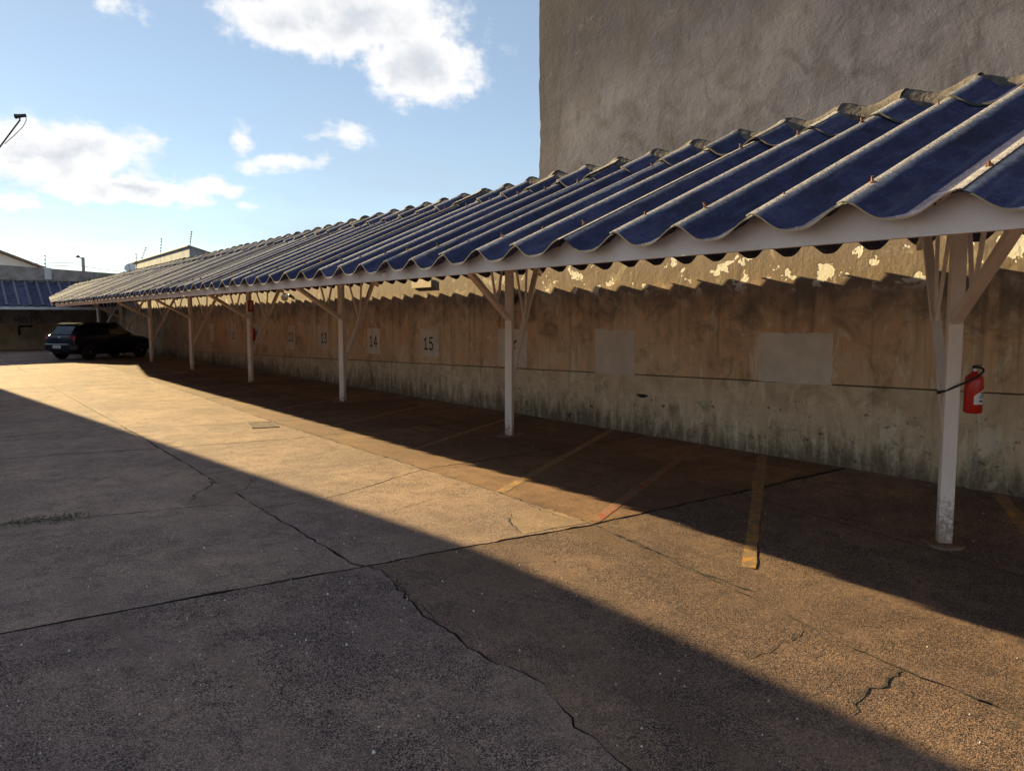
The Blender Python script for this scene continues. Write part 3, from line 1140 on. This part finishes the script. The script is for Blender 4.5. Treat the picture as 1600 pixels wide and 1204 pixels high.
def fascia_mesh(a, b, xa, xb, drop):
    """board scribed to the underside of the waves"""
    n = int((b - a) / .042)
    v, f = [], []
    for k in range(n + 1):
        y = a + (b - a) * k / n
        x = xa + (xb - xa) * k / n
        zt = ZR - SF * (XR - x) + wave((y - CREST0) / PITCHY) - .013
        zb_ = drop + (x - XE - .115) * SF
        v += [(x, y, zb_), (x, y, zt), (x + .04, y, zt), (x + .04, y, zb_)]
        if k:
            p_, q_ = 4 * (k - 1), 4 * k
            f += [(p_ + m_, p_ + (m_ + 1) % 4, q_ + (m_ + 1) % 4, q_ + m_) for m_ in range(4)]
    f += [(0, 1, 2, 3), tuple(range(4 * n, 4 * n + 4))[::-1]]
    return bevelled(mesh('fascia', v, f, ('cream_painted_steel',)), 0)


for a, b in zip(YB, YB[1:]):
    cpart('fascia', fascia_mesh(a + .002, b - .002, XE + .115, XE + .115, 2.052 + R.gauss(0, .002)))
cpart('fascia', fascia_mesh(31.004, END_Y, XE + .115, XE + .115 + (END_Y - 31) * .1, 2.052))
for x, zz in ((4.35, 0), (5.3, 0), (6.3, 1), (7.2, 1)):
    zt = (ZR - SF * (XR - x) if not zz else ZR - SB * (x - XR)) - AMP - .014
    ye = END_Y + (x - XE - .8) / .32 - .7 if not zz else END_Y + 6.6
    cpart('purlin', box_mesh('purlin', x - .03, x + .03, YB[0] + .05, ye, zt - .07, zt, 'cream_painted_steel', .003))

U = Vector((.824, .566, 0)).normalized()      # frames stand on the skew, along the bays
SIDE = Vector((-U.y, U.x, 0))
posts = [(6.42, 2.74), (6.57, 8.78), (6.57, 14.40), (6.60, 20.1), (6.62, 25.85), (6.63, 31.6), (6.63, 37.2), (6.63, 42.9), (6.2, -3.2)]


def under(x):
    return (ZR - SF * (XR - x) if x < XR else ZR - SB * (x - XR)) - AMP - .09


for i, (x, y) in enumerate(posts):
    P = Vector((x, y, 0))
    g0 = gz(x, y)

    def at(t, z):
        return P + U * t + Vector((0, 0, z))
    ztop = under(x) - .03
    pm = bar_mesh('post', (x, y, g0 + .006), (x, y, ztop), .105, .105, 'cream_painted_steel', side=U, bev=.006)
    post = cpart('post', pm)
    if i == 0:
        post['label'] = 'nearest post, carrying a red fire extinguisher'
    pl = cpart('base_plate', bar_mesh('base_plate', (x, y, g0 - .01), (x, y, g0 + .012), .24, .24, 'rusty_steel', side=U, bev=.003), post)
    pl.matrix_parent_inverse = post.matrix_world.inverted() @ Matrix.Identity(4)
    pl.matrix_parent_inverse = Matrix.Identity(4)
    fl = cpart('mortar_collar', prism_mesh('mortar_collar', [(x + U.x * .05 + .2 * math.cos(a) * (1 + .25 * math.sin(2 * a + i)), y + U.y * .05 + .17 * math.sin(a) * (1 + .2 * math.cos(3 * a)))
                                                               for a in [q * .3927 for q in range(16)]], g0 - .02, g0 + .0055, 'patch_concrete'), post)
    # rafters
    tr = (XR - x) / U.x
    te = (XE + .09 - x) / U.x
    if y > 30:
        te = max(te, (XE + .75 - x) / U.x)
    if y > 36:
        te = max(te, tr - .8)
    tb = (XB - .08 - x) / U.x
    fx, bx_ = x + U.x * te, x + U.x * tb
    cpart('rafter', bar_mesh('rafter', at(te, under(fx) + .012), at(tr, ZR - AMP - .10), .075, .05, 'cream_painted_steel', side=(0, 0, 1)))
    cpart('rafter', bar_mesh('rafter', at(tr + .001, ZR - AMP - .102), at(tb, under(bx_) + .012), .075, .05, 'cream_painted_steel', side=(0, 0, 1)))
    # front brace rising towards the yard
    if y < END_Y + 2:
        s = 0.05
        while 1.67 + .38 * s < under(x - U.x * s) - .03 and s < 4:
            s += .01
        cpart('front_brace', bar_mesh('front_brace', at(-.02, 1.665), at(-s, 1.67 + .38 * s), .075, .065, 'cream_painted_steel', side=SIDE))
        a = .50
        cpart('web_bar', bar_mesh('web_bar', at(-a, 1.69 + .38 * a), at(-.12, under(x - U.x * .12) - .03), .03, .03, 'cream_painted_steel', side=U))
        cpart('web_bar', bar_mesh('web_bar', at(-a - .06, 1.71 + .38 * a), at(-1.05, under(x - U.x * 1.05) - .03), .03, .03, 'cream_painted_steel', side=U))
    # back brace to the eave along the wall
    sb = 0.05
    while .74 + 1.28 * sb < under(x + U.x * sb) - .01 and sb < tb - .05:
        sb += .01
    sl = 1.28
    cpart('back_brace', bar_mesh('back_brace', at(.03, .75), at(sb, .74 + sl * sb), .075, .065, 'cream_painted_steel', side=SIDE))
    tb = sb
    a = .52 * tb
    cpart('web_bar', bar_mesh('web_bar', at(a, .76 + sl * a), at(.10, ztop - .02), .03, .03, 'cream_painted_steel', side=U))
    cpart('web_bar', bar_mesh('web_bar', at(a + .05, .80 + sl * a), at(tb * .62, under(x + U.x * tb * .62) - .03), .03, .03, 'cream_painted_steel', side=U))

# small red sign on the fourth post
x, y = posts[3]
sg = thing('safety_sign', 'small red square sign high on the fourth carport post', 'sign', (x, y, 1.98))
pc = Vector((x, y, 0)) - SIDE * .058 - U * 0.0
sm = bar_mesh('plate', (0, 0, -.15), (0, 0, .15), .24, .006, 'sign_red', side=U, bev=0)
FACE = math.atan2(U.y, U.x)
o = obj('plate', sm, sg, loc=tuple(-SIDE * .058))
o = obj('symbol', mesh('symbol', [(-.03, -.09, 0), (.03, -.09, 0), (.03, .05, 0), (.012, .08, 0), (.05, .1, 0), (-.02, .1, 0), (-.03, .05, 0)],
                       [(0, 1, 2, 3, 4, 5, 6)], ('white_plastic',)), sg, loc=tuple(-SIDE * .064), rot=(math.pi / 2, 0, FACE))

# ------------------------------------------------------------------ fire extinguishers
def extinguisher(loc, rz, label, scale=1.0):
    e = thing('fire_extinguisher', label, 'fire extinguisher', loc, (0, 0, rz), 'fire extinguishers')
    e.scale = (scale,) * 3
    r = .078
    obj('cylinder', lathe_mesh('cylinder', [(r * .82, 0), (r, .012), (r, .30), (r * .93, .33), (r * .7, .355), (r * .36, .37), (r * .36, .385)], 'extinguisher_red', 24), e)
    obj('valve', lathe_mesh('valve', [(.018, .383), (.022, .39), (.022, .415), (.014, .42), (.014, .435)], 'steel', 12), e)
    obj('handle', bar_mesh('handle', (-.01, 0, .420), (.055, 0, .428), .02, .008, 'steel', side=(0, 1, 0)), e)
    obj('lever', bar_mesh('lever', (-.015, 0, .436), (.055, 0, .446), .018, .007, 'dark_metal', side=(0, 1, 0)), e)
    obj('gauge', lathe_mesh('gauge', [(.016, 0), (.016, .012), (.012, .014)], 'white_plastic', 12), e, loc=(0, -.016, .40), rot=(math.pi / 2, 0, 0))
    pts = []
    for k in range(17):
        t_ = k / 16
        a = t_ * math.pi * 1.02
        pts.append((-.02 + .115 * math.sin(a) - .20 * t_ ** 2.2, -.03 - .055 * math.sin(a) - .045 * t_, .425 + .035 * math.sin(a * .9) - .235 * t_ ** 1.5))
    obj('hose', tube_mesh('hose', pts, .0105, 'black_rubber', 8), e)
    obj('nozzle', tube_mesh('nozzle', [pts[-1], (pts[-1][0] - .07, pts[-1][1] + .004, pts[-1][2] - .02)], [.011, .017], 'black_rubber', 10), e)
    v, f = [], []
    for k in range(9):
        a = -1.55 + 1.25 * k / 8
        hh = .075 + .065 * (k / 8) ** .7
        v += [((r + .0012) * math.cos(a), (r + .0012) * math.sin(a), .085), ((r + .0012) * math.cos(a), (r + .0012) * math.sin(a), .085 + hh)]
        if k:
            f.append((2 * k - 2, 2 * k, 2 * k + 1, 2 * k - 1))
    lab = obj('paper_label', mesh('paper_label', v, f, ('white_plastic',), smooth=True), e)
    for n_, (az, zz, ww, hh) in enumerate(((-.75, .108, .22, .016), (-.7, .14, .3, .006), (-.65, .155, .34, .006), (-.6, .17, .3, .006), (-.55, .187, .26, .009))):
        vv = []
        for q in range(4):
            a = az - ww + 2 * ww * q / 3
            vv += [((r + .002) * math.cos(a), (r + .002) * math.sin(a), zz), ((r + .002) * math.cos(a), (r + .002) * math.sin(a), zz + hh)]
        obj('print', mesh('print', vv, [(0, 2, 3, 1), (2, 4, 5, 3), (4, 6, 7, 5)], ('black_paint',)), lab)
    obj('bracket', bar_mesh('bracket', (0, .058, .30), (0, .10, .30), .04, .02, 'steel', side=(1, 0, 0)), e)
    return e


x, y = posts[0]
c = Vector((x, y, 0)) - SIDE * .125
c = Vector((6.49, 2.605, 0))
extinguisher((c.x, c.y, .95), math.radians(-66), 'bright red fire extinguisher with black hose on the nearest post', .85)
e2 = extinguisher((WX - .12, 24.35, .93), math.radians(-90), 'dark red fire extinguisher on the wall behind the fourth post', 1.15)

# ------------------------------------------------------------------ wall lamps, board
def wall_lamp(loc, glass, label, r):
    t_ = thing('wall_lamp', label, 'lamp', loc, (0, 0, 0), 'lamps on the boundary wall')
    obj('mount', tube_mesh('mount', [(.005, 0, .0), (-.05, 0, .0)], .05, 'dark_metal', 12), t_)
    obj('arm', tube_mesh('arm', [(-.04, 0, 0), (-.11, 0, .02), (-.16, 0, .05)], .012, 'dark_metal', 8), t_)
    prof = [(r * .35, r * 1.05), (r * .42, r * .95)] + [(r * math.sin(a), r * math.cos(a)) for a in [.5 + q * .22 for q in range(12)]]
    g = obj('globe', lathe_mesh('globe', prof[::-1], glass, 16), t_, loc=(-.17, 0, -.05))
    obj('cap', lathe_mesh('cap', [(r * .5, r * .9), (r * .4, r * 1.15), (r * .2, r * 1.2)], 'dark_metal', 12), g)
    return t_


wall_lamp((WX, 10.66, 2.10), 'lamp_glass_dark', 'dark globe lamp on the wall behind the second post', .135)
wall_lamp((WX, 21.35, 2.30), 'lamp_glass_white', 'white globe lamp catching the sun high on the wall', .10)
bd = tag(obj('loose_board', box_mesh('loose_board', WX - .05, WX - .012, 13.55, 14.35, 2.30, 2.47, 'wood_board', .004), loc=(0, 0, 0)),
         'short pale board fixed to the wall under the back eave', 'board')

# ------------------------------------------------------------------ building on the left (its shadow lies over the yard)
lb = thing('neighbouring_building', 'plastered building on the left side of the yard', 'building', (-6, 30, 0))
LBI = Matrix.Translation((6, -30, 0))


def lpart(name, me, parent=None):
    o = obj(name, me, parent or lb)
    if parent is None:
        o.matrix_parent_inverse = LBI
    return o


E0, E1, E2, A1 = Vector((.10, 15.0)), Vector((-.02, 17.9)), Vector((-.10, 19.7)), Vector((-2.78, 44.3))
ld = (A1 - E2).normalized()
ln = Vector((-ld.y, ld.x))                 # away from the yard
wA, wB = E2 + ln * .3, A1 + ln * .3
fp = [(-.22, 15.2), tuple(wA), tuple(wB), tuple(wB + ln * 9), (-9.5, 15.2)]
lpart('wall', prism_mesh('wall', fp, -.05, 4.62, 'white_render'))
rf = [tuple(E0), tuple(E1), tuple(E2), tuple(A1), tuple(A1 + ln * 9.4), (-9.8, 15.0)]
lpart('roof_slab', prism_mesh('roof_slab', rf, 4.62, 4.80, 'far_wall_plaster'))
for k in range(5):
    c0 = wA + ld * (1.5 + k * 4.0)
    q = [c0 - ln * .012, c0 - ln * .012 + ld * 1.3, c0 + ln * .05 + ld * 1.3, c0 + ln * .05]
    wn = lpart('window', prism_mesh('window', [tuple(p) for p in q], 1.1, 2.3, 'window_dark'))
    q = [c0 - ln * .06 - ld * .08, c0 - ln * .06 + ld * 1.38, c0 + ln * .05 + ld * 1.38, c0 + ln * .05 - ld * .08]
    lpart('sill', prism_mesh('sill', [tuple(p) for p in q], 1.03, 1.095, 'pole_concrete'), wn)

# satellite dish fixed to that building; only its feed arm reaches into the picture
dsh = thing('satellite_dish', 'dark satellite dish feed arm reaching in at the left edge', 'satellite dish', (.62, 16.4, 4.8))
DI = Matrix.Translation((-.62, -16.4, -4.8))


def at_depth(pxx, pyy, d):
    r = FWD + RGT * ((pxx - 800) / 1200.0) + UPV * ((602 - pyy) / 1200.0)
    return Vector((0, 0, CAM_H)) + r * d


D0, D1 = at_depth(4, 224, 13.5), at_depth(31, 188, 13.5)
cen = at_depth(-26, 205, 13.45)
nrm = (D1 - cen).normalized()
v, f = [], []
rings, seg = 6, 24
sx = nrm.cross(Vector((0, 0, 1))).normalized()
sy = nrm.cross(sx)
for q in range(rings + 1):
    rad = .36 * q / rings
    for k in range(seg):
        a = 2 * math.pi * k / seg
        v.append(cen + (sx * math.cos(a) + sy * math.sin(a)) * rad + nrm * (.30 * rad * rad / .36 - .11))
for q in range(rings):
    for k in range(seg):
        f.append((q * seg + k, q * seg + (k + 1) % seg, (q + 1) * seg + (k + 1) % seg, (q + 1) * seg + k))


def dpart(name, me):
    o = obj(name, me, dsh)
    o.matrix_parent_inverse = DI
    return o


dpart('reflector', mesh('reflector', v, f, ('dark_metal',), smooth=True))
dpart('feed_arm', tube_mesh('feed_arm', [D0 + (D0 - D1) * .3, D0, D1, D1 + Vector((0, 0, .04))], .014, 'dark_metal', 8))
h0, h1 = at_depth(24, 182, 13.5), at_depth(40, 180.5, 13.5)
dpart('feed_horn', tube_mesh('feed_horn', [h0, h0 + (h1 - h0) * .3, h1], [.045, .034, .030], 'dark_metal', 12))
dpart('feed_cable', tube_mesh('feed_cable', [h1, at_depth(41, 188, 13.5), at_depth(36, 198, 13.5), at_depth(22, 212, 13.5), at_depth(7, 225, 13.5)], .006, 'black_rubber', 6))
dpart('mast', tube_mesh('mast', [cen - nrm * .12, cen - nrm * .2 + Vector((0, 0, -.1)), Vector((-.12, cen.y + .1, 4.70))], .025, 'dark_metal', 8))

# ------------------------------------------------------------------ far wall and lean-to
FY = 47.4
fw_ = thing('far_wall', 'weathered grey wall with sloping top closing the far end', 'wall', (3, FY, 0))
FI = Matrix.Translation((-3, -FY, 0))


def fpart(name, me, parent=None, **kw):
    o = obj(name, me, parent or fw_, **kw)
    if parent is None:
        o.matrix_parent_inverse = FI
    return o


v = []
for y in (FY, FY + .22):
    v += [(-9, y, 1.35), (9.6, y, 1.35), (9.6, y, 4.02), (-9, y, 4.95)]
fpart('upper_wall', bevelled(mesh('upper_wall', v, [(0, 1, 2, 3), (7, 6, 5, 4), (0, 4, 5, 1), (1, 5, 6, 2), (2, 6, 7, 3), (3, 7, 4, 0)], ('far_wall_plaster',)), 0))
fpart('lower_wall', box_mesh('lower_wall', -9, 9.6, FY - .03, FY + .22, -.05, 1.348, 'far_wall_low'))
for xx in (-5.5, -1.2, 5.05, 9.2):
    zt = 4.95 - (xx + 9) * .05
    fpart('pier', box_mesh('pier', xx - .16, xx + .16, FY - .04, FY + .26, 3.6, zt + .03, 'white_render', .01))
mo = fpart('lettering', lettering('MOTO', .36, .34, .05, 'faded_black_paint', adv=.92), loc=(4.06, FY - .006, 1.52), rot=(math.pi / 2, 0, 0))
mo['label'] = 'faded black painted word MOTO'
fpart('wall_pipe', tube_mesh('wall_pipe', [(4.2, FY - .08, 1.22), (3.66, FY - .08, 1.22), (3.62, FY - .08, 1.18), (3.62, FY - .08, .75)], .05, 'black_paint', 8))

lt = thing('lean_to_roof', 'dark corrugated lean-to roof along the far wall', 'shelter roof', (3, 46, 0))
LI = Matrix.Translation((-3, -46, 0))


def ltp(name, me, **kw):
    o = obj(name, me, lt, **kw)
    o.matrix_parent_inverse = LI
    return o


SL = (3.60 - 2.30) / (FY - 44.6)
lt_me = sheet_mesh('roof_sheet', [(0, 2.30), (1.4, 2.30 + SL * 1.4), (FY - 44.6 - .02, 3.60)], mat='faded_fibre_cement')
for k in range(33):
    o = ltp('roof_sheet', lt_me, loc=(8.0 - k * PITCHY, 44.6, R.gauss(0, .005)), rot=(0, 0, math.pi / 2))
ltp('fascia', box_mesh('fascia', -8.6, 7.9, 44.62, 44.67, 2.06, 2.21, 'white_plastic', .004))
for xx in (-8.2, -2.6):
    ltp('post', box_mesh('post', xx - .05, xx + .05, 44.68, 44.78, 0, 2.2, 'cream_painted_steel', .004))
ltp('flashing', box_mesh('flashing', -8.6, 8.1, FY - .10, FY - .012, 3.58, 3.68, 'far_wall_plaster', .01))

# ------------------------------------------------------------------ buildings and street things beyond
wb = thing('white_building', 'pale streaked building with sloping parapet behind the carport roof', 'building', (12, 45, 0))
WI = Matrix.Translation((-12, -45, 0))
v = [(10, 38.8, -.05), (16, 38.8, -.05), (16, 52, -.05), (10, 52, -.05), (10, 38.8, 5.04), (16, 38.8, 3.3), (16, 52, 3.3), (10, 52, 4.95)]
o = obj('wall', bevelled(mesh('wall', v, BOXF, ('streaked_white_wall',)), 0), wb); o.matrix_parent_inverse = WI
o = obj('coping', bar_mesh('coping', (9.98, 38.75, 5.06), (9.98, 52, 4.97), .05, .14, 'pole_concrete', side=(0, 0, 1)), wb); o.matrix_parent_inverse = WI
o = obj('coping', bar_mesh('coping', (9.92, 38.74, 5.08), (16, 38.74, 3.33), .05, .10, 'pole_concrete', side=(0, 0, 1)), wb); o.matrix_parent_inverse = WI

hs = thing('gable_house', 'white gabled house roof showing over the far wall', 'house', (-2, 66, 0))
HI = Matrix.Translation((2, -66, 0))
v = [(-10.5, 62, -.05), (6.0, 62, -.05), (6.0, 62, 5.1), (-2.2, 62, 8.4), (-10.5, 62, 5.1)]
v += [(a, 72, c) for a, b, c in v]
o = obj('wall', bevelled(mesh('wall', v, [(0, 1, 2, 3, 4), (9, 8, 7, 6, 5), (0, 5, 6, 1), (1, 6, 7, 2), (2, 7, 8, 3), (3, 8, 9, 4), (4, 9, 5, 0)], ('house_white',)), 0), hs)
o.matrix_parent_inverse = HI
for s in (1, -1):
    x0, x1 = -2.2, -2.2 + s * 8.75
    v = []
    for y in (61.6, 72.3):
        v += [(x0, y, 8.44), (x1, y, 4.92), (x1, y, 5.06), (x0, y, 8.58)]
    o = obj('roof_plane', bevelled(mesh('roof_plane', v, [(0, 1, 2, 3), (7, 6, 5, 4), (0, 4, 5, 1), (1, 5, 6, 2), (2, 6, 7, 3), (3, 7, 4, 0)], ('roof_tile',)), 0), hs)
    o.matrix_parent_inverse = HI

lp = thing('street_lamp', 'concrete street pole with a lamp head beyond the far wall', 'street lamp', (10.63, 75, 0))
obj('pole', tube_mesh('pole', [(0, 0, -.05), (0, 0, 6.75)], [.19, .13], 'pole_concrete', 10), lp)
obj('arm', tube_mesh('arm', [(0, 0, 6.5), (-.15, 0, 6.7), (-.36, 0, 6.78)], .035, 'dark_metal', 6), lp)
obj('lamp_head', tube_mesh('lamp_head', [(-.22, 0, 6.80), (-.36, 0, 6.82), (-.52, 0, 6.79)], [.05, .12, .06], 'dark_metal', 8), lp)
for k, (zz, xx) in enumerate(((6.35, -12), (6.1, -12))):
    pts = [(10.63 + (xx - 10.63) * q / 10, 75, zz - .6 * (1 - (2 * q / 10 - 1) ** 2) * .7 - .02 * q) for q in range(11)]
    tag(obj('power_cable', tube_mesh('power_cable', pts, .018, 'dark_metal', 5)), ('upper' if k == 0 else 'lower') + ' overhead cable running left from the street pole', 'cable', 'overhead cables')
pts = [(10.63 + 14 * q / 10, 75, 6.0 - .5 * (1 - (2 * q / 10 - 1) ** 2)) for q in range(11)]
tag(obj('power_cable', tube_mesh('power_cable', pts, .018, 'dark_metal', 5)), 'overhead cable running right from the street pole', 'cable', 'overhead cables')


def fence_rod(base, top, label, ins=5):
    t_ = thing('fence_rod', label, 'fence rod', base, (0, 0, 0), 'electric fence rods on the walls')
    b, t2 = Vector((0, 0, -.05)), Vector(top) - Vector(base)
    obj('rod', tube_mesh('rod', [b, t2], .014, 'dark_metal', 6), t_)
    for k in range(ins):
        p = t2 * (.3 + .68 * k / (ins - 1))
        obj('insulator', tube_mesh('insulator', [p + Vector((-.06, 0, 0)), p + Vector((.02, 0, .01))], .022, 'dark_metal', 6), t_)


fence_rod((10.05, 38.9, 5.08), (10.17, 38.9, 5.75), 'dark fence rod leaning at the corner of the white building')
fence_rod((9.36, 47.45, 4.02), (9.38, 47.45, 5.22), 'fence rod beside the small dish on the far wall')
fence_rod((4.96, 47.5, 4.28), (4.98, 47.5, 4.92), 'fence rod standing on the pale pier of the far wall', 3)
fence_rod((10.2, 50.5, 4.96), (10.55, 50.5, 5.85), 'thin fence rod on the white building, further from its corner')
fence_rod((10.2, 45.5, 4.99), (10.3, 45.5, 5.95), 'thin fence rod midway along the white building')

sd = thing('small_satellite_dish', 'small white satellite dish standing on the far wall', 'satellite dish', (9.05, 47.5, 4.05))
v, f = [], []
nrm = Vector((-.35, -.75, .55)).normalized()
sx = nrm.cross(Vector((0, 0, 1))).normalized(); sy = nrm.cross(sx)
for q in range(5):
    rad = .30 * q / 4
    for k in range(18):
        a = 2 * math.pi * k / 18
        v.append(Vector((0, 0, .36)) + (sx * math.cos(a) + sy * math.sin(a)) * rad + nrm * (rad * rad * .7))
for q in range(4):
    for k in range(18):
        f.append((q * 18 + k, q * 18 + (k + 1) % 18, q * 18 + 18 + (k + 1) % 18, q * 18 + 18 + k))
obj('reflector', mesh('reflector', v, f, ('white_plastic',), smooth=True), sd)
obj('mast', tube_mesh('mast', [(0, .05, -.08), (0, .05, .2), (0, 0, .36)], .025, 'dark_metal', 6), sd)
obj('feed_arm', tube_mesh('feed_arm', [Vector((0, 0, .1)), Vector((0, 0, .36)) + nrm * .36], .012, 'dark_metal', 6), sd)

# ------------------------------------------------------------------ parked hatchback
def hatchback(loc, heading):
    car = thing('parked_car', 'dark blue hatchback parked nose to the wall at the far end', 'car', loc, (0, 0, heading))
    # stations from tail (x=-2) to nose (x=2): half width low/mid, belt height, roof height, roof half width
    #        x     wlow  wmid  zlow  zbelt zroof wroof
    ST = [(-1.97, .62, .70, .34, .80, .82, .60),
          (-1.93, .74, .80, .30, .88, .92, .62),
          (-1.82, .80, .84, .26, .92, 1.04, .60),
          (-1.66, .81, .85, .24, .94, 1.22, .58),
          (-1.46, .82, .86, .22, .94, 1.40, .56),
          (-1.10, .82, .86, .20, .93, 1.47, .57),
          (-.40, .82, .86, .19, .91, 1.49, .58),
          (.10, .82, .86, .19, .93, 1.49, .58),
          (.45, .82, .86, .19, .93, 1.37, .57),
          (.85, .82, .86, .19, .93, 1.11, .60),
          (1.10, .82, .85, .20, .92, .965, .62),
          (1.50, .80, .83, .22, .86, .90, .55),
          (1.80, .74, .78, .26, .76, .80, .48),
          (1.95, .62, .68, .32, .62, .66, .40)]
    v, f = [], []
    for x, wl, wm, zl, zb, zr, wr in ST:
        half = [(0, zl), (wl * .7, zl), (wl, zl + .10), (wm, (zl + zb) / 2 + .05), (wm * .985, zb - .06), (wm * .95, zb),
                (wm * .95 + (wr - wm * .95) * .75, zb + (zr - zb) * .75), (wr + .02, zb + (zr - zb) * .93), (wr * .7, zr - .006 * (zr > zb + .1)), (0, zr + .012)]
        ring = half + [(-a, b) for a, b in half[-2:0:-1]]
        v += [(x, a, b) for a, b in ring]
    n = 18
    for i in range(len(ST) - 1):
        for k in range(n):
            f.append((i * n + k, i * n + (k + 1) % n, (i + 1) * n + (k + 1) % n, (i + 1) * n + k))
    f.append(tuple(range(n)))
    f.append(tuple(range((len(ST) - 1) * n, len(ST) * n))[::-1])
    me = mesh('body', v, f, ('car_paint',), smooth=True)
    bevelled(me, 0)
    body = obj('body', me, car)
    md = body.modifiers.new('round', 'SUBSURF')
    md.levels = md.render_levels = 1

    def sheet(name, quad, mat, nrm_, par=car, t_=.012):
        q = [Vector(p) for p in quad]
        nn = Vector(nrm_).normalized()
        m = len(q)
        v = [p + nn * t_ for p in q] + [p - nn * t_ for p in q]
        f = [tuple(range(m)), tuple(range(m, 2 * m))[::-1]] + [(i, (i + 1) % m, m + (i + 1) % m, m + i) for i in range(m)]
        return obj(name, bevelled(mesh(name, v, f, (mat,)), 0), par)
    # tailgate glass, spoiler
    rw = sheet('rear_window', [(-1.85, -.58, .985), (-1.85, .58, .985), (-1.72, .55, 1.16), (-1.52, .50, 1.36), (-1.52, -.50, 1.36), (-1.72, -.55, 1.16)], 'car_glass', (-.8, 0, .6), t_=.035)
    obj('wiper', bar_mesh('wiper', (-1.905, -.05, 1.02), (-1.875, .36, 1.09), .02, .012, 'black_rubber'), rw)
    sheet('spoiler', [(-1.60, -.52, 1.405), (-1.60, .52, 1.405), (-1.32, .50, 1.455), (-1.32, -.50, 1.455)], 'car_paint', (-.1, 0, 1), t_=.02)
    sheet('windscreen', [(.98, -.60, .98), (.98, .60, .98), (.25, .52, 1.44), (.25, -.52, 1.44)], 'car_glass', (.5, 0, .85), t_=.03)
    for s in (1, -1):
        sheet('side_window', [(-.32, s * .825, .97), (.72, s * .825, .97), (.28, s * .66, 1.36), (-.32, s * .645, 1.40)], 'car_glass', (0, s, .45), t_=.02)
        sheet('side_window', [(-1.38, s * .825, .99), (-.42, s * .825, .97), (-.42, s * .645, 1.40), (-1.25, s * .65, 1.37)], 'car_glass', (0, s, .45), t_=.02)
        tl = sheet('tail_light', [(-1.93, s * .50, .76), (-1.90, s * .80, .78), (-1.84, s * .82, .96), (-1.90, s * .56, .96)], 'tail_red', (-1, s * .25, .1), t_=.035)
        mi = obj('mirror', box_mesh('mirror', .55, .68, s * .88 - .06, s * .88 + .06, .95, 1.07, 'car_paint', .03), car)
        for hx in (-.35, .62):
            pass
        obj('door_handle', box_mesh('door_handle', -.28, -.12, s * .872 - .012, s * .872 + .012, .80, .83, 'car_paint', .006), car)
    bp = obj('bumper', bevelled(mesh('bumper', [(-2.02, -.70, .40), (-2.02, .70, .40), (-1.80, .86, .40), (-1.80, -.86, .40), (-2.04, -.70, .62), (-2.04, .70, .62), (-1.80, .87, .62), (-1.80, -.87, .62)], BOXF, ('car_paint',)), .04, 2), car)
    obj('chrome_strip', bar_mesh('chrome_strip', (-2.05, -.64, .635), (-2.05, .64, .635), .025, .03, 'chrome'), bp)
    obj('number_plate', box_mesh('number_plate', -2.066, -2.046, -.22, .22, .47, .60, 'plate_grey', .004), bp)
    obj('exhaust', tube_mesh('exhaust', [(-1.80, .40, .26), (-2.02, .40, .25)], .03, 'chrome', 10), car)
    obj('emblem', lathe_mesh('emblem', [(.052, 0), (.052, .012), (.038, .014)], 'chrome', 16), car, loc=(-1.925, 0, .90), rot=(0, -math.pi / 2 + .25, 0))
    for xx in (-1.27, 1.20):
        for s in (1, -1):
            wh = obj('wheel', lathe_mesh('tyre', [(.20, -.09), (.27, -.10), (.305, -.075), (.31, 0), (.305, .075), (.27, .10), (.20, .09)], 'black_rubber', 24), car, loc=(xx, s * .76, .31), rot=(math.pi / 2, 0, 0))
            obj('rim', lathe_mesh('rim', [(.205, -.085), (.205, -.06), (.06, -.05), (.05, -.095), (.0, -.095)] if s > 0 else [(.0, .095), (.05, .095), (.06, .05), (.205, .06), (.205, .085)], 'rim_alloy', 20), wh)
    return car


hatchback((5.62, 35.75, 0.0), math.atan2(.52, .86))
